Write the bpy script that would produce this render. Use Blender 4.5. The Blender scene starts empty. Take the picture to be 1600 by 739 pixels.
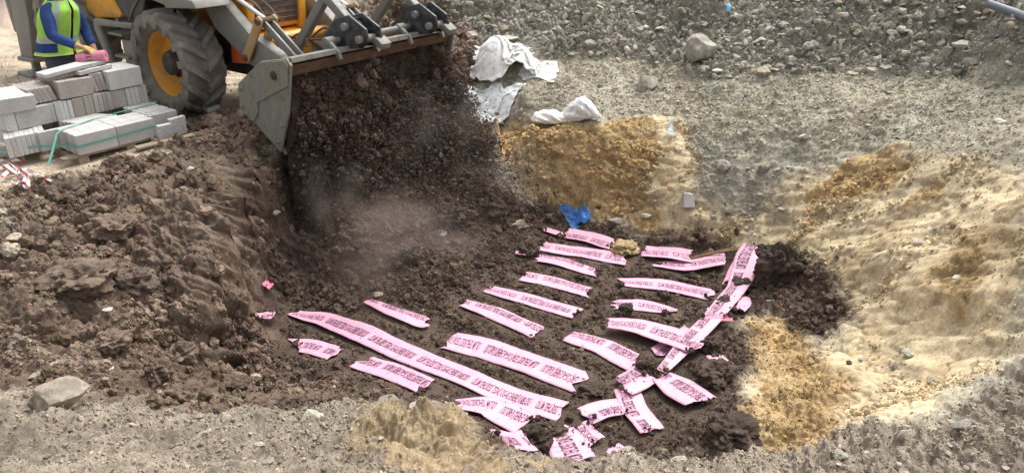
import bpy, bmesh, math, random
import numpy as np
from mathutils import Vector, Matrix, Euler

random.seed(7)
RNG = np.random.default_rng(11)
scene = bpy.context.scene
COL = scene.collection
R = math.radians

# ------------------------------------------------------------------ camera
CAM_H, CAM_P, FPX, CX, CY = 2.6, R(24.7), 1200.0, 800.0, 369.5
cd = bpy.data.cameras.new('camera')
cd.sensor_width = 36.0
cd.lens = 36.0 * FPX / 1600.0
cd.clip_start = 0.05
cd.clip_end = 500
camera = bpy.data.objects.new('camera', cd)
camera.location = (0, 0, CAM_H)
camera.rotation_euler = (R(90) - CAM_P, 0, 0)
COL.objects.link(camera)
scene.camera = camera

# ------------------------------------------------------------------ world, sun, exposure (bright overcast afternoon)
SUN_EL, SUN_AZ = R(58), R(35)            # azimuth clockwise from +Y
world = bpy.data.worlds.new('World')
scene.world = world
world.use_nodes = True
wn = world.node_tree.nodes
wl = world.node_tree.links
wn.clear()
sky = wn.new('ShaderNodeTexSky')
sky.sky_type = 'NISHITA'
sky.sun_disc = False
sky.sun_elevation = SUN_EL
sky.sun_rotation = SUN_AZ
sky.air_density = 1.0
sky.dust_density = 6.0
sky.ozone_density = 1.0
hs = wn.new('ShaderNodeHueSaturation')
hs.inputs['Saturation'].default_value = 0.22
bg = wn.new('ShaderNodeBackground')
bg.inputs['Strength'].default_value = 0.15
wo = wn.new('ShaderNodeOutputWorld')
wl.new(sky.outputs[0], hs.inputs['Color'])
wl.new(hs.outputs[0], bg.inputs['Color'])
wl.new(bg.outputs[0], wo.inputs['Surface'])
sl = bpy.data.lights.new('sun', 'SUN')
sl.energy = 0.85
sl.angle = R(22)
sl.color = (1.0, 0.96, 0.9)
sun = bpy.data.objects.new('sun', sl)
sdir = Vector((math.sin(SUN_AZ) * math.cos(SUN_EL), math.cos(SUN_AZ) * math.cos(SUN_EL), math.sin(SUN_EL)))
sun.rotation_euler = (-sdir).to_track_quat('-Z', 'Y').to_euler()
sun.location = (4, 6, 12)
COL.objects.link(sun)
vs = scene.view_settings
vs.view_transform = 'Standard'
vs.look = 'None'
vs.exposure = 0.98
vs.gamma = 1.0
scene.cycles.use_denoising = True
scene.cycles.volume_step_rate = 2.0
scene.cycles.volume_bounces = 1

# ------------------------------------------------------------------ reading the photograph: pixel -> ray -> point
def ray(px, py):
    u, v = (px - CX) / FPX, (CY - py) / FPX
    return np.array([u, math.cos(CAM_P) + v * math.sin(CAM_P), -math.sin(CAM_P) + v * math.cos(CAM_P)])

def at(px, py, z):
    d = ray(px, py)
    return np.array([0, 0, CAM_H]) + d * ((z - CAM_H) / d[2])

# machine frame: x forward, y to its left, z up
MA = R(37)
MO = np.array([-3.49, 10.01, 0.0])
MF = np.array([math.cos(MA), -math.sin(MA), 0])
MBv = np.array([math.sin(MA), math.cos(MA), 0])
def mach(x, y, z=0.0):
    return MO + MF * x + MBv * y + np.array([0, 0, z])

# ------------------------------------------------------------------ numpy noise
_perm = RNG.permutation(4096)
_grad = RNG.normal(size=(4096, 2))
_grad /= np.linalg.norm(_grad, axis=1)[:, None]
def pnoise(x, y, seed=0):
    x = np.asarray(x, float); y = np.asarray(y, float)
    xi = np.floor(x).astype(np.int64); yi = np.floor(y).astype(np.int64)
    xf = x - xi; yf = y - yi
    def g(ix, iy, dx, dy):
        h = _perm[(_perm[(ix + seed * 57) & 4095] + iy) & 4095]
        gr = _grad[h]
        return gr[..., 0] * dx + gr[..., 1] * dy
    u = xf * xf * xf * (xf * (xf * 6 - 15) + 10)
    v = yf * yf * yf * (yf * (yf * 6 - 15) + 10)
    a = g(xi, yi, xf, yf); b = g(xi + 1, yi, xf - 1, yf)
    c = g(xi, yi + 1, xf, yf - 1); d = g(xi + 1, yi + 1, xf - 1, yf - 1)
    return (a + (b - a) * u + (c - a) * v + (a - b - c + d) * u * v) * 1.5

def fbm(x, y, sc, octv=4, seed=0, gain=0.5):
    s = 0; a = 1.0
    for o in range(octv):
        s = s + a * pnoise(x / sc * 2 ** o, y / sc * 2 ** o, seed + o * 3)
        a *= gain
    return s

def billow(x, y, sc, octv=3, seed=0, gain=0.5):
    s = 0; a = 1.0
    for o in range(octv):
        s = s + a * (np.abs(pnoise(x / sc * 2 ** o, y / sc * 2 ** o, seed + o * 5)) - 0.3)
        a *= gain
    return s

def sstep(a, b, x):
    t = np.clip((x - a) / (b - a), 0, 1)
    return t * t * (3 - 2 * t)

# ------------------------------------------------------------------ tagging helpers
def tag(o, label=None, cat=None, group=None, kind=None):
    if label: o['label'] = label
    if cat: o['category'] = cat
    if group: o['group'] = group
    if kind: o['kind'] = kind
    return o

def link(name, mesh, mat=None, parent=None):
    o = bpy.data.objects.new(name, mesh)
    COL.objects.link(o)
    if mat is not None and len(mesh.materials) == 0:
        mesh.materials.append(mat)
    if parent is not None:
        o.parent = parent
    return o

def empty(name, loc=(0, 0, 0), rz=0.0):
    o = bpy.data.objects.new(name, None)
    o.empty_display_size = 0.2
    o.location = loc
    o.rotation_euler = (0, 0, rz)
    COL.objects.link(o)
    return o

def np_mesh(name, verts, faces, smooth=True):
    me = bpy.data.meshes.new(name)
    verts = np.asarray(verts, np.float32)
    faces = np.asarray(faces, np.int32)
    n, k = faces.shape
    me.vertices.add(len(verts))
    me.vertices.foreach_set('co', verts.ravel())
    me.loops.add(n * k)
    me.loops.foreach_set('vertex_index', faces.ravel())
    me.polygons.add(n)
    me.polygons.foreach_set('loop_start', np.arange(0, n * k, k, dtype=np.int32))
    if smooth:
        me.polygons.foreach_set('use_smooth', np.ones(n, bool))
    me.update(calc_edges=True)
    return me

def color_attr(me, cols):
    a = me.color_attributes.new('tint', 'FLOAT_COLOR', 'POINT')
    c = np.ones((len(cols), 4), np.float32)
    c[:, :3] = cols
    a.data.foreach_set('color', c.ravel())

# ------------------------------------------------------------------ materials
def new_mat(name):
    m = bpy.data.materials.new(name)
    m.use_nodes = True
    nt = m.node_tree
    b = nt.nodes['Principled BSDF']
    return m, nt, b

def nd(nt, typ, **kw):
    n = nt.nodes.new(typ)
    for k, v in kw.items():
        if hasattr(n, k):
            setattr(n, k, v)
        else:
            n.inputs[k].default_value = v
    return n

def rgb(*c):
    return (c[0], c[1], c[2], 1.0)

def mixrgb(nt, fac, a, b, blend='MIX'):
    n = nt.nodes.new('ShaderNodeMix')
    n.data_type = 'RGBA'
    n.blend_type = blend
    def put(sock, v):
        if isinstance(v, bpy.types.NodeSocket): nt.links.new(v, sock)
        else: sock.default_value = v
    put(n.inputs[0], fac); put(n.inputs[6], a); put(n.inputs[7], b)
    return n.outputs[2]

def ramp(nt, src, p0, p1, c0=(0, 0, 0, 1), c1=(1, 1, 1, 1)):
    r = nt.nodes.new('ShaderNodeValToRGB')
    r.color_ramp.elements[0].position = p0
    r.color_ramp.elements[1].position = p1
    r.color_ramp.elements[0].color = c0
    r.color_ramp.elements[1].color = c1
    nt.links.new(src, r.inputs[0])
    return r.outputs[0]

def noise(nt, scale, detail=4, rough=0.6, coord='Object', dim='3D'):
    tc = nt.nodes.new('ShaderNodeTexCoord')
    n = nt.nodes.new('ShaderNodeTexNoise')
    n.inputs['Scale'].default_value = scale
    n.inputs['Detail'].default_value = detail
    n.inputs['Roughness'].default_value = rough
    nt.links.new(tc.outputs[coord], n.inputs['Vector'])
    return n

def bump(nt, b, src, strength, dist, prev=None):
    n = nt.nodes.new('ShaderNodeBump')
    n.inputs['Strength'].default_value = strength
    n.inputs['Distance'].default_value = dist
    nt.links.new(src, n.inputs['Height'])
    if prev is not None:
        nt.links.new(prev.outputs[0], n.inputs['Normal'])
    nt.links.new(n.outputs[0], b.inputs['Normal'])
    return n

def plain(name, col, rough=0.6, metal=0.0, var=0.25, scale=14, dirt=None, dirt_amt=0.5, bump_s=0.15, spec=0.4, dirt_scale=5):
    """paint / rubber / stone with blotchy variation and optional dust patches"""
    m, nt, b = new_mat(name)
    b.inputs['Roughness'].default_value = rough
    b.inputs['Metallic'].default_value = metal
    b.inputs['Specular IOR Level'].default_value = spec
    n1 = noise(nt, scale, 6, 0.65)
    f = ramp(nt, n1.outputs['Fac'], 0.3, 0.7)
    c = mixrgb(nt, f, rgb(*[v * (1 - var) for v in col]), rgb(*[min(1, v * (1 + var)) for v in col]))
    if dirt is not None:
        n2 = noise(nt, dirt_scale, 8, 0.7)
        f2 = ramp(nt, n2.outputs['Fac'], 0.62 - 0.35 * dirt_amt, 0.72)
        c = mixrgb(nt, f2, c, rgb(*dirt))
        rr = ramp(nt, f2, 0, 1, rgb(rough, rough, rough), rgb(0.95, 0.95, 0.95))
        nt.links.new(rr, b.inputs['Roughness'])
    nt.links.new(c, b.inputs['Base Color'])
    if bump_s > 0:
        n3 = noise(nt, scale * 6, 5, 0.7)
        bump(nt, b, n3.outputs['Fac'], bump_s, 0.004)
    return m

DUST = (0.30, 0.26, 0.21)

def soil_material(name, source, fine=1.0):
    m, nt, b = new_mat(name)
    b.inputs['Roughness'].default_value = 0.95
    b.inputs['Specular IOR Level'].default_value = 0.12
    a = nt.nodes.new('ShaderNodeAttribute')
    a.attribute_name = 'tint'
    a.attribute_type = source
    inst = source == 'INSTANCER'
    n1 = noise(nt, 2.2 if inst else 38, 7, 0.72)
    f1 = ramp(nt, n1.outputs['Fac'], 0.28, 0.74, rgb(0.62, 0.61, 0.60), rgb(1.38, 1.37, 1.34))
    c = mixrgb(nt, 1.0, a.outputs['Color'], f1, 'MULTIPLY')
    n2 = noise(nt, 9 if inst else 170, 4, 0.7)
    f2 = ramp(nt, n2.outputs['Fac'], 0.3, 0.75, rgb(0.72, 0.72, 0.72), rgb(1.35, 1.35, 1.33))
    c = mixrgb(nt, 1.0, c, f2, 'MULTIPLY')
    if source == 'INSTANCER':
        oi = nt.nodes.new('ShaderNodeObjectInfo')
        f3 = ramp(nt, oi.outputs['Random'], 0, 1, rgb(0.80, 0.80, 0.80), rgb(1.22, 1.21, 1.19))
        c = mixrgb(nt, 1.0, c, f3, 'MULTIPLY')
    nt.links.new(c, b.inputs['Base Color'])
    bw = nt.nodes.new('ShaderNodeRGBToBW'); nt.links.new(a.outputs['Color'], bw.inputs[0])
    mr = nt.nodes.new('ShaderNodeMapRange'); nt.links.new(bw.outputs[0], mr.inputs['Value'])
    for k, v in (('From Min', .30), ('From Max', .48), ('To Min', .7), ('To Max', .22)): mr.inputs[k].default_value = v
    bp = bump(nt, b, n1.outputs['Fac'], 0.7, 0.003 if inst else 0.02 * fine)
    nt.links.new(mr.outputs[0], bp.inputs['Strength'])
    b2 = bump(nt, b, n2.outputs['Fac'], 0.6, 0.0008 if inst else 0.006 * fine, bp)
    nt.links.new(mr.outputs[0], b2.inputs['Strength'])
    return m

M_SOIL = soil_material('soil_and_gravel', 'GEOMETRY')
M_CLOD = soil_material('clod', 'INSTANCER', 0.5)

# ------------------------------------------------------------------ mesh builder
class MB:
    def __init__(s):
        s.v = []; s.f = []
    def add(s, vs_, fs_):
        o = len(s.v)
        s.v += [tuple(map(float, p)) for p in vs_]
        s.f += [tuple(i + o for i in f) for f in fs_]
        return s
    def box(s, c, size, rot=None):
        hx, hy, hz = [q / 2 for q in size]
        pts = [Vector((x, y, z)) for x in (-hx, hx) for y in (-hy, hy) for z in (-hz, hz)]
        if rot is not None:
            m = Euler(rot).to_matrix()
            pts = [m @ p for p in pts]
        c = Vector(c)
        return s.add([p + c for p in pts], [(0, 1, 3, 2), (4, 6, 7, 5), (0, 4, 5, 1), (2, 3, 7, 6), (0, 2, 6, 4), (1, 5, 7, 3)])
    def prism_y(s, poly, y0, y1):
        """polygon in x,z extruded from y0 to y1"""
        n = len(poly)
        vs_ = [(p[0], y0, p[1]) for p in poly] + [(p[0], y1, p[1]) for p in poly]
        fs_ = [tuple(range(n)), tuple(range(2 * n - 1, n - 1, -1))]
        fs_ += [(i, i + n, (i + 1) % n + n, (i + 1) % n) for i in range(n)]
        return s.add(vs_, fs_)
    def tube(s, path, r, n=12, cap=True):
        path = [Vector(p) for p in path]
        rs = r if isinstance(r, (list, tuple)) else [r] * len(path)
        o = len(s.v); up = Vector((0, 0, 1))
        t0 = (path[1] - path[0]).normalized()
        a = t0.cross(up)
        if a.length < 1e-3: a = t0.cross(Vector((1, 0, 0)))
        a.normalize()
        rings = []
        for i, p in enumerate(path):
            t = (path[min(i + 1, len(path) - 1)] - path[max(i - 1, 0)]).normalized()
            a = (a - t * a.dot(t)).normalized()
            b = t.cross(a)
            rings.append([p + (a * math.cos(q) + b * math.sin(q)) * rs[i] for q in [2 * math.pi * k / n for k in range(n)]])
        vs_ = [q for r_ in rings for q in r_]
        fs_ = []
        for i in range(len(path) - 1):
            for k in range(n):
                fs_.append((i * n + k, i * n + (k + 1) % n, (i + 1) * n + (k + 1) % n, (i + 1) * n + k))
        if cap:
            fs_.append(tuple(range(n - 1, -1, -1)))
            fs_.append(tuple((len(path) - 1) * n + k for k in range(n)))
        return s.add(vs_, fs_)
    def cyl(s, p0, p1, r, n=16):
        return s.tube([p0, p1], r, n)
    def lathe_y(s, prof, n=40, c=(0, 0, 0)):
        """profile of (radius, y) revolved about the y axis"""
        m = len(prof)
        vs_ = []
        for k in range(n):
            q = 2 * math.pi * k / n
            for r_, y in prof:
                vs_.append((c[0] + r_ * math.cos(q), c[1] + y, c[2] + r_ * math.sin(q)))
        fs_ = []
        for k in range(n):
            k2 = (k + 1) % n
            for i in range(m - 1):
                fs_.append((k * m + i, k * m + i + 1, k2 * m + i + 1, k2 * m + i))
        return s.add(vs_, fs_)
    def mesh(s, name, bevel=0.0, smooth=False, seg=2):
        me = bpy.data.meshes.new(name)
        me.from_pydata(s.v, [], s.f)
        bm = bmesh.new(); bm.from_mesh(me)
        bmesh.ops.recalc_face_normals(bm, faces=bm.faces)
        if bevel > 0:
            es = [e for e in bm.edges if len(e.link_faces) == 2 and e.calc_face_angle(0) > 0.5]
            bmesh.ops.bevel(bm, geom=es, offset=bevel, segments=seg, affect='EDGES', profile=0.5, clamp_overlap=True)
        bm.to_mesh(me); bm.free()
        if smooth:
            me.polygons.foreach_set('use_smooth', np.ones(len(me.polygons), bool))
            try: me.set_sharp_from_angle(angle=R(38))
            except Exception: pass
        me.update()
        return me
    def build(s, name, mat, parent=None, bevel=0.0, smooth=False, seg=2):
        return link(name, s.mesh(name, bevel, smooth, seg), mat, parent)

# where the tapes run (photo points of each centre line, width)
TAPE_LINES = [
  ([(449,487),(505,500),(560,521),(620,548),(690,577),(760,605),(830,630),(882,646)], .30),
  ([(697,531),(760,546),(830,571),(917,602)], .34),
  ([(443,541),(480,543),(527,556)], .27),
  ([(557,566),(610,583),(672,612)], .26),
  ([(567,473),(610,488),(660,505),(680,508)], .18),
  ([(716,472),(770,489),(845,522)], .23),
  ([(758,450),(830,470),(905,493)], .25),
  ([(813,432),(860,440),(928,460)], .24),
  ([(829,402),(880,412),(940,430)], .24),
  ([(843,384),(910,396),(985,410)], .28),
  ([(881,366),(920,374),(962,386)], .28),
  ([(848,358),(880,370)], .12),
  ([(1002,395),(1040,399),(1088,407)], .28),
  ([(1013,414),(1070,418),(1136,410)], .26),
  ([(962,440),(1040,447),(1121,463)], .28),
  ([(950,476),(1000,478),(1062,489)], .24),
  ([(1181,396),(1168,425),(1150,462),(1115,503),(1078,541),(1031,592)], .20),
  ([(1160,408),(1148,430),(1138,452)], .16),
  ([(1088,515),(1060,535),(1028,558)], .26),
  ([(933,514),(1000,521),(1050,536),(1097,556)], .32),
  ([(884,526),(945,544),(1006,577)], .30),
  ([(1160,468),(1164,480),(1152,492)], .14),
  ([(1094,512),(1125,507),(1156,508)], .10),
  ([(1107,486),(1118,500)], .14),
  ([(1030,592),(1060,612),(1100,637)], .36),
  ([(1012,588),(988,603),(968,612)], .30),
  ([(978,608),(990,640),(1022,680)], .24),
  ([(972,640),(940,645),(908,658)], .24),
  ([(902,660),(912,680),(934,698)], .20),
  ([(706,634),(760,645),(828,672)], .34),
  ([(862,668),(880,690),(902,722)], .36),
  ([(775,730),(800,722),(832,712)], .28),
  ([(952,700),(976,716)], .16),
  ([(412,513),(424,512),(437,509)], .16),
  ([(416,462),(426,457)], .08),
  ([(1112,560),(1136,577)], .16),
  ([(803,397),(830,402)], .10),
  ([(1060,410),(1100,405),(1140,397),(1190,390)], .03),
]
# ------------------------------------------------------------------ the lie of the land: spot heights (photo x, photo y, level)
SPOT = [
 # working ground of the machine, upper left
 (20,130,0),(0,60,0),(60,150,0),(150,245,0),(0,250,0),(250,205,.02),(320,172,0),(100,280,0),(0,300,-.02),(45,40,0),
 (285,205,.14),(330,195,.12),(372,200,.06),(240,240,.03),
 # left bank falling to the pit
 (300,260,.02),(350,250,.0),(250,290,.03),(330,330,-.02),(300,400,-.16),(200,330,-.12),(200,400,-.27),(100,350,-.1),(30,350,-.05),
 (100,430,-.2),(0,430,-.15),(300,500,-.52),(200,500,-.38),(100,520,-.3),(0,520,-.2),
 (380,560,-.97),(300,590,-.66),(200,600,-.45),(100,590,-.27),(0,590,-.15),(450,600,-1.0),(530,606,-1.1),(250,450,-.42),(150,455,-.22),
 # near rim
 (90,645,-.12),(0,640,-.05),(200,655,-.2),(300,650,-.3),(400,640,-.45),(480,630,-.58),(560,625,-.7),(640,632,-.56),(700,637,-.48),(735,652,-.48),(752,690,-.48),
 (780,729,-.54),(880,719,-.54),(1000,714,-.54),(1100,720,-.53),(1160,722,-.52),(1250,690,-.42),(1330,665,-.36),(1400,668,-.3),(1480,640,-.2),(1550,600,-.1),(1600,560,0),
 (500,739,-.3),(900,739,-.36),(1200,739,-.3),(1400,720,-.15),(1600,700,.1),(1600,640,.05),(400,700,-.2),(300,739,0),(0,739,.15),(700,739,-.42),(150,700,.0),(600,690,-.46),
 # pit floor
 (450,490,-1.2),(480,560,-1.16),(600,585,-1.17),(560,500,-1.2),(650,540,-1.2),(700,480,-1.2),(800,600,-1.2),(760,640,-1.2),(900,650,-1.2),(900,560,-1.2),(850,480,-1.2),(800,440,-1.2),
 (1000,600,-1.2),(1050,660,-1.2),(1000,500,-1.2),(1100,640,-1.17),(1130,560,-1.17),(1100,480,-1.18),(1050,420,-1.2),(1150,420,-1.15),(950,400,-1.2),(900,372,-1.2),(1000,390,-1.17),(1090,392,-1.15),
 (850,675,-1.2),(1000,680,-1.2),(560,455,-1.18),(500,470,-1.19),
 # right bank
 (1190,480,-1.08),(1250,450,-.95),(1310,500,-.92),(1220,395,-.95),(1180,560,-1.1),(1200,640,-1.0),(1170,690,-1.0),(1300,600,-.87),(1270,650,-.82),(1400,600,-.68),(1350,540,-.78),(1350,635,-.72),
 (1450,600,-.5),(1400,500,-.55),(1500,500,-.3),(1600,500,.0),(1500,560,-.35),(1600,400,.25),(1500,400,.0),(1400,400,-.28),(1300,400,-.6),(1250,350,-.6),(1350,330,-.3),(1450,320,.08),
 (1600,300,.5),(1500,260,.35),(1400,225,.22),(1300,275,-.22),(1200,300,-.5),(1150,350,-.8),(1100,375,-1.03),(1520,340,.18),(1440,440,-.25),
 # far wall and what lies above it
 (775,185,-.12),(830,195,-.14),(900,205,-.15),(950,205,-.15),(1000,190,-.12),(1035,185,-.08),(850,320,-.98),(900,345,-1.14),(960,357,-1.13),(1000,367,-1.12),(1040,372,-1.08),
 (900,270,-.6),(830,260,-.6),(1000,285,-.62),(1070,372,-1.03),(1070,300,-.6),(1070,200,-.1),(1150,250,-.25),(1150,180,.08),(1250,200,.12),(1300,150,.38),(1400,150,.48),(1500,180,.5),
 (1300,112,.5),(760,100,.25),(900,100,.25),(1000,105,.3),(1100,115,.35),(1200,122,.42),(1400,120,.55),(1500,125,.65),(1600,125,.78),(900,150,.02),(1000,150,.05),(820,150,.0),
 (750,0,1.0),(900,0,1.0),(1100,0,1.1),(1300,0,1.25),(1500,0,1.4),(1600,0,1.5),(900,50,.62),(1100,50,.7),(1300,60,.85),(1500,60,1.0),(760,50,.6),(720,120,.12),(700,60,.5),(1600,200,.62),
]
pts = [at(*s) for s in SPOT]
for y, zc in ((-1.35, -.7), (-1.0, -.5), (-.6, -.38), (0, -.3), (.6, -.26), (1.2, -.24), (1.6, -.3), (1.85, -.7)):     # heap under the bucket
    pts.append(mach(2.15, y, max(zc - .02, -.6)))
    pts.append(mach(2.6, y, zc)); pts.append(mach(3.15, y, zc * .6 - .34))
    if y < 1.3: pts.append(mach(3.7, y * .95, -1.0))
    if y < .9: pts.append(mach(4.3, y * .9, -1.17))
for y in (-1.3, -.6, 0, .6, 1.2, 1.8):
    pts.append(mach(1.0, y, 0)); pts.append(mach(1.85, y, -.03)); pts.append(mach(-.5, y, 0)); pts.append(mach(-2.5, y, 0))
for y, zb, zf in ((5.05, -.62, -1.08), (5.35, -.38, -1.13), (5.7, -.18, -1.17), (6.2, -.08, -1.18), (6.7, -.03, -1.17), (7.2, 0, -1.08), (7.6, .0, -.92), (7.95, .02, -.6)):
    pts.append(np.array([-2.62 - .03 * (y - 6), y, zb - .01])); pts.append(np.array([-2.47 - .03 * (y - 6), y, zb])); pts.append(np.array([-2.385 - .03 * (y - 6), y, zf + .16])); pts.append(np.array([-2.31 - .03 * (y - 6), y, zf])); pts.append(np.array([-2.1 - .03 * (y - 6), y, zf]))
for x in (.1, .5, .9, 1.3, 1.7):
    pts.append(np.array([x, 4.28 - .05 * x, -1.2]))
pts += [np.array(p, float) for p in (
 (0, 1.6, .5), (-2, 1.6, .6), (2, 1.6, .55), (0, 0, 1.0), (-4, 1, .6), (4, 1, .6), (-6, 4, .1), (-8, 6, 0), (-12, 6, 0), (6, 4, 1.0), (9, 6, 1.6), (0, -4, 1.2), (-8, -3, .6), (9, -3, 1.2),
 (-8, 12, 0), (-5.5, 13, 0), (-12, 12, 0), (-6, 15, .05), (-9, 17.5, .6), (-12, 19, 1.4), (-4, 16, .5), (-3.2, 13, .35), (-2, 12.6, .85), (-3, 18, 1.6), (0, 15, 2.2), (4, 14, 2.6), (8, 13, 2.8), (12, 12, 3.2),
 (0, 22, 3.4), (8, 22, 4), (-12, 26, 2), (20, 20, 5), (30, 40, 6), (-30, 40, 3), (0, 45, 5), (-25, 10, .3), (25, 5, 4), (0, 80, 7), (-60, 60, 4), (60, 60, 8))]
PTS = np.array(pts)

def _fit(P):
    n = len(P)
    K = np.linalg.norm(P[:, None, :2] - P[None, :, :2], axis=2)
    A = np.zeros((n + 3, n + 3))
    A[:n, :n] = K - 0.008 * np.eye(n)
    A[:n, n] = 1; A[:n, n + 1:] = P[:, :2]; A[n, :n] = 1; A[n + 1:, :n] = P[:, :2].T
    return np.linalg.solve(A, np.concatenate([P[:, 2], [0, 0, 0]]))
_W = _fit(PTS)
def base_h(x, y):
    x = np.asarray(x, float); sh = x.shape
    x = x.ravel(); y = np.asarray(y, float).ravel()
    out = np.empty_like(x)
    n = len(PTS)
    for i in range(0, len(x), 60000):
        s = slice(i, i + 60000)
        dx = x[s, None].astype(np.float32) - PTS[None, :, 0].astype(np.float32)
        dy = y[s, None].astype(np.float32) - PTS[None, :, 1].astype(np.float32)
        out[s] = np.sqrt(dx * dx + dy * dy) @ _W[:n].astype(np.float32) + _W[n] + _W[n + 1] * x[s] + _W[n + 2] * y[s]
    return out.reshape(sh)

def ground_hit(px, py, hf=None):
    """where the sight line through a photo point meets the land"""
    d = ray(px, py)
    t = np.arange(1.5, 30, .02)
    p = np.array([0, 0, CAM_H]) + d[None] * t[:, None]
    below = p[:, 2] < (hf or base_h)(p[:, 0], p[:, 1])
    i = int(np.argmax(below)) if below.any() else len(t) - 1
    return p[i]

def floor_point(px, py, level=-1.185):
    """point of the pit floor; behind the near rim's crest the floor itself is meant, not the rim"""
    g = ground_hit(px, py)
    return at(px, py, level) if g[2] > -1.0 and py > 560 else g

# ------------------------------------------------------------------ ground sheet: fine near the pit, coarse to the horizon
NU, NV = 1050, 900
_uu = np.linspace(-1, 1, NU)
US = np.sign(_uu) * (0.74 * np.abs(_uu) + 0.9 * np.abs(_uu) ** 9)           # lateral slope X/(Y+1.4)
_vv = np.linspace(0, 1, NV)
YS = 2.0 + (9.8 * _vv ** 1.12)                                               # 2.0 .. 11.8
YS = np.concatenate([[-6, -2, 0, 1.0, 1.5], YS, 11.8 + 1.6 * np.linspace(0, 1, 90)[1:] ** 1.0, 13.4 + np.geomspace(.03, 90, 60)])
C0 = 8.0                                                                      # keep the fan wide at the near edge
NVT = len(YS)
_den = np.maximum(YS + 1.4, 2.6)
GX = US[None, :] * _den[:, None]
GY = np.repeat(YS[:, None], NU, 1)
GZ0 = base_h(GX, GY)

def lookup(grid, x, y):
    x = np.atleast_1d(np.asarray(x, float)); y = np.atleast_1d(np.asarray(y, float))
    r = np.clip(np.interp(y, YS, np.arange(NVT)), 0, NVT - 1.001)
    u = x / np.maximum(y + 1.4, 2.6)
    c = np.clip(np.interp(u, US, np.arange(NU)), 0, NU - 1.001)
    i = r.astype(int); j = c.astype(int); a = r - i; b = c - j
    return (grid[i, j] * (1 - a) * (1 - b) + grid[i + 1, j] * a * (1 - b) + grid[i, j + 1] * (1 - a) * b + grid[i + 1, j + 1] * a * b)

def poly_world(pp):
    return np.array([ground_hit(x, y)[:2] for x, y in pp])

def poly_dist(P, x, y):
    """signed distance to polygon, positive inside"""
    n = len(P)
    d2 = np.full(x.shape, 1e9); ins = np.zeros(x.shape, bool)
    for i in range(n):
        a = P[i]; b = P[(i + 1) % n]
        e = b - a; L = e @ e + 1e-12
        wx = x - a[0]; wy = y - a[1]
        t = np.clip((wx * e[0] + wy * e[1]) / L, 0, 1)
        d2 = np.minimum(d2, (wx - e[0] * t) ** 2 + (wy - e[1] * t) ** 2)
        cnd = ((a[1] > y) != (b[1] > y)) & (x < (b[0] - a[0]) * (y - a[1]) / (b[1] - a[1] + 1e-12) + a[0])
        ins ^= cnd
    d = np.sqrt(d2)
    return np.where(ins, d, -d)

# soils, as patches of ground (outline read off the photograph and laid on the land)
BROWN, BANK, RIM, OCHRE, CREAM, GREY, SAND, RUBBLE, MAUVE, TAN = range(10)
ALB = np.array([(.100, .073, .058), (.160, .117, .090), (.28, .24, .195), (.41, .29, .150), (.52, .425, .282), (.34, .315, .255), (.44, .37, .285), (.275, .26, .222), (.26, .20, .185), (.365, .283, .178)])
warp = lambda s, sc, sd: s * fbm(GX, GY, sc, 4, sd)
WX = GX + warp(.09, .8, 3) + warp(.05, .12, 13); WY = GY + warp(.09, .8, 9) + warp(.05, .12, 17)
LAYERS = [   # (soil, outline, softness)
 (RUBBLE, [(560,2),(700,60),(760,85),(900,92),(1060,97),(1110,122),(1260,122),(1320,105),(1480,118),(1600,115),(1600,2)], .10),
 (CREAM, [(1050,180),(1062,215),(1045,300),(1060,385),(1090,385),(1075,300),(1075,200)], .12),
 (CREAM, [(1395,222),(1350,235),(1240,285),(1180,340),(1200,385),(1250,420),(1310,470),(1330,540),(1230,520),(1180,560),(1150,640),(1165,700),(1280,665),(1400,665),(1530,585),(1600,520),(1600,265),(1500,250)], .14),
 (CREAM, [(1000,330),(1060,385),(1180,395),(1180,340),(1110,330)], .12),
 (OCHRE, [(765,182),(830,190),(930,200),(1000,183),(1035,182),(1040,240),(1010,290),(1030,330),(1055,378),(985,358),(920,352),(850,325),(800,270),(770,230)], .10),
 (CREAM, [(1012,183),(1060,180),(1072,240),(1068,300),(1078,388),(1050,380),(1022,330),(1004,295),(1035,245)], .07),
 (OCHRE, [(1395,225),(1340,245),(1255,305),(1262,328),(1330,320),(1395,300),(1430,260)], .06),
 (OCHRE, [(1430,300),(1480,285),(1470,310),(1420,325)], .06),
 (OCHRE, [(1480,350),(1560,380),(1555,400),(1530,410),(1530,450),(1490,500),(1470,450),(1440,440),(1490,400)], .07),
 (OCHRE, [(1160,500),(1220,490),(1250,520),(1290,560),(1330,600),(1330,650),(1260,690),(1165,712),(1140,660),(1190,600),(1160,540)], .12),
 (TAN, [(560,640),(640,640),(700,642),(745,660),(760,690),(800,718),(760,739),(640,739),(600,720),(560,690)], .10),
 (TAN, [(740,739),(770,722),(870,722),(880,739)], .06),
 (BANK, [(0,300),(60,285),(150,260),(240,245),(260,200),(330,180),(420,180),(440,300),(470,480),(560,610),(460,620),(380,640),(250,640),(120,620),(0,590)], .12),
 (BROWN, [(412,300),(420,420),(405,480),(440,560),(540,608),(650,625),(720,630),(760,690),(850,712),(1000,706),(1150,714),(1165,660),(1150,600),(1180,560),(1150,500),(1200,490),(1240,525),(1310,530),(1330,480),(1290,430),(1220,390),(1120,375),(1000,372),(900,350),(840,320),(770,290),(760,230),(768,200),(720,150),(690,90),(600,100),(450,200)], .10),
 (BANK, [(560,4),(690,4),(715,40),(745,70),(752,110),(735,150),(765,188),(700,190),(680,120),(600,60)], .14),
]
WT = np.zeros((10,) + GX.shape)
WT[GREY] = 1
WT[SAND] = sstep(-2.4, -3.0, GX + .25 * fbm(GX, GY, 1.2, 4, 5)) * sstep(5.9, 6.6, GY)
WT[GREY] -= WT[SAND]
rim_m = sstep(4.6, 4.0, GY + .35 * np.abs(GX - 1.0) * (GX < 1.0) * 0) 
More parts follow.
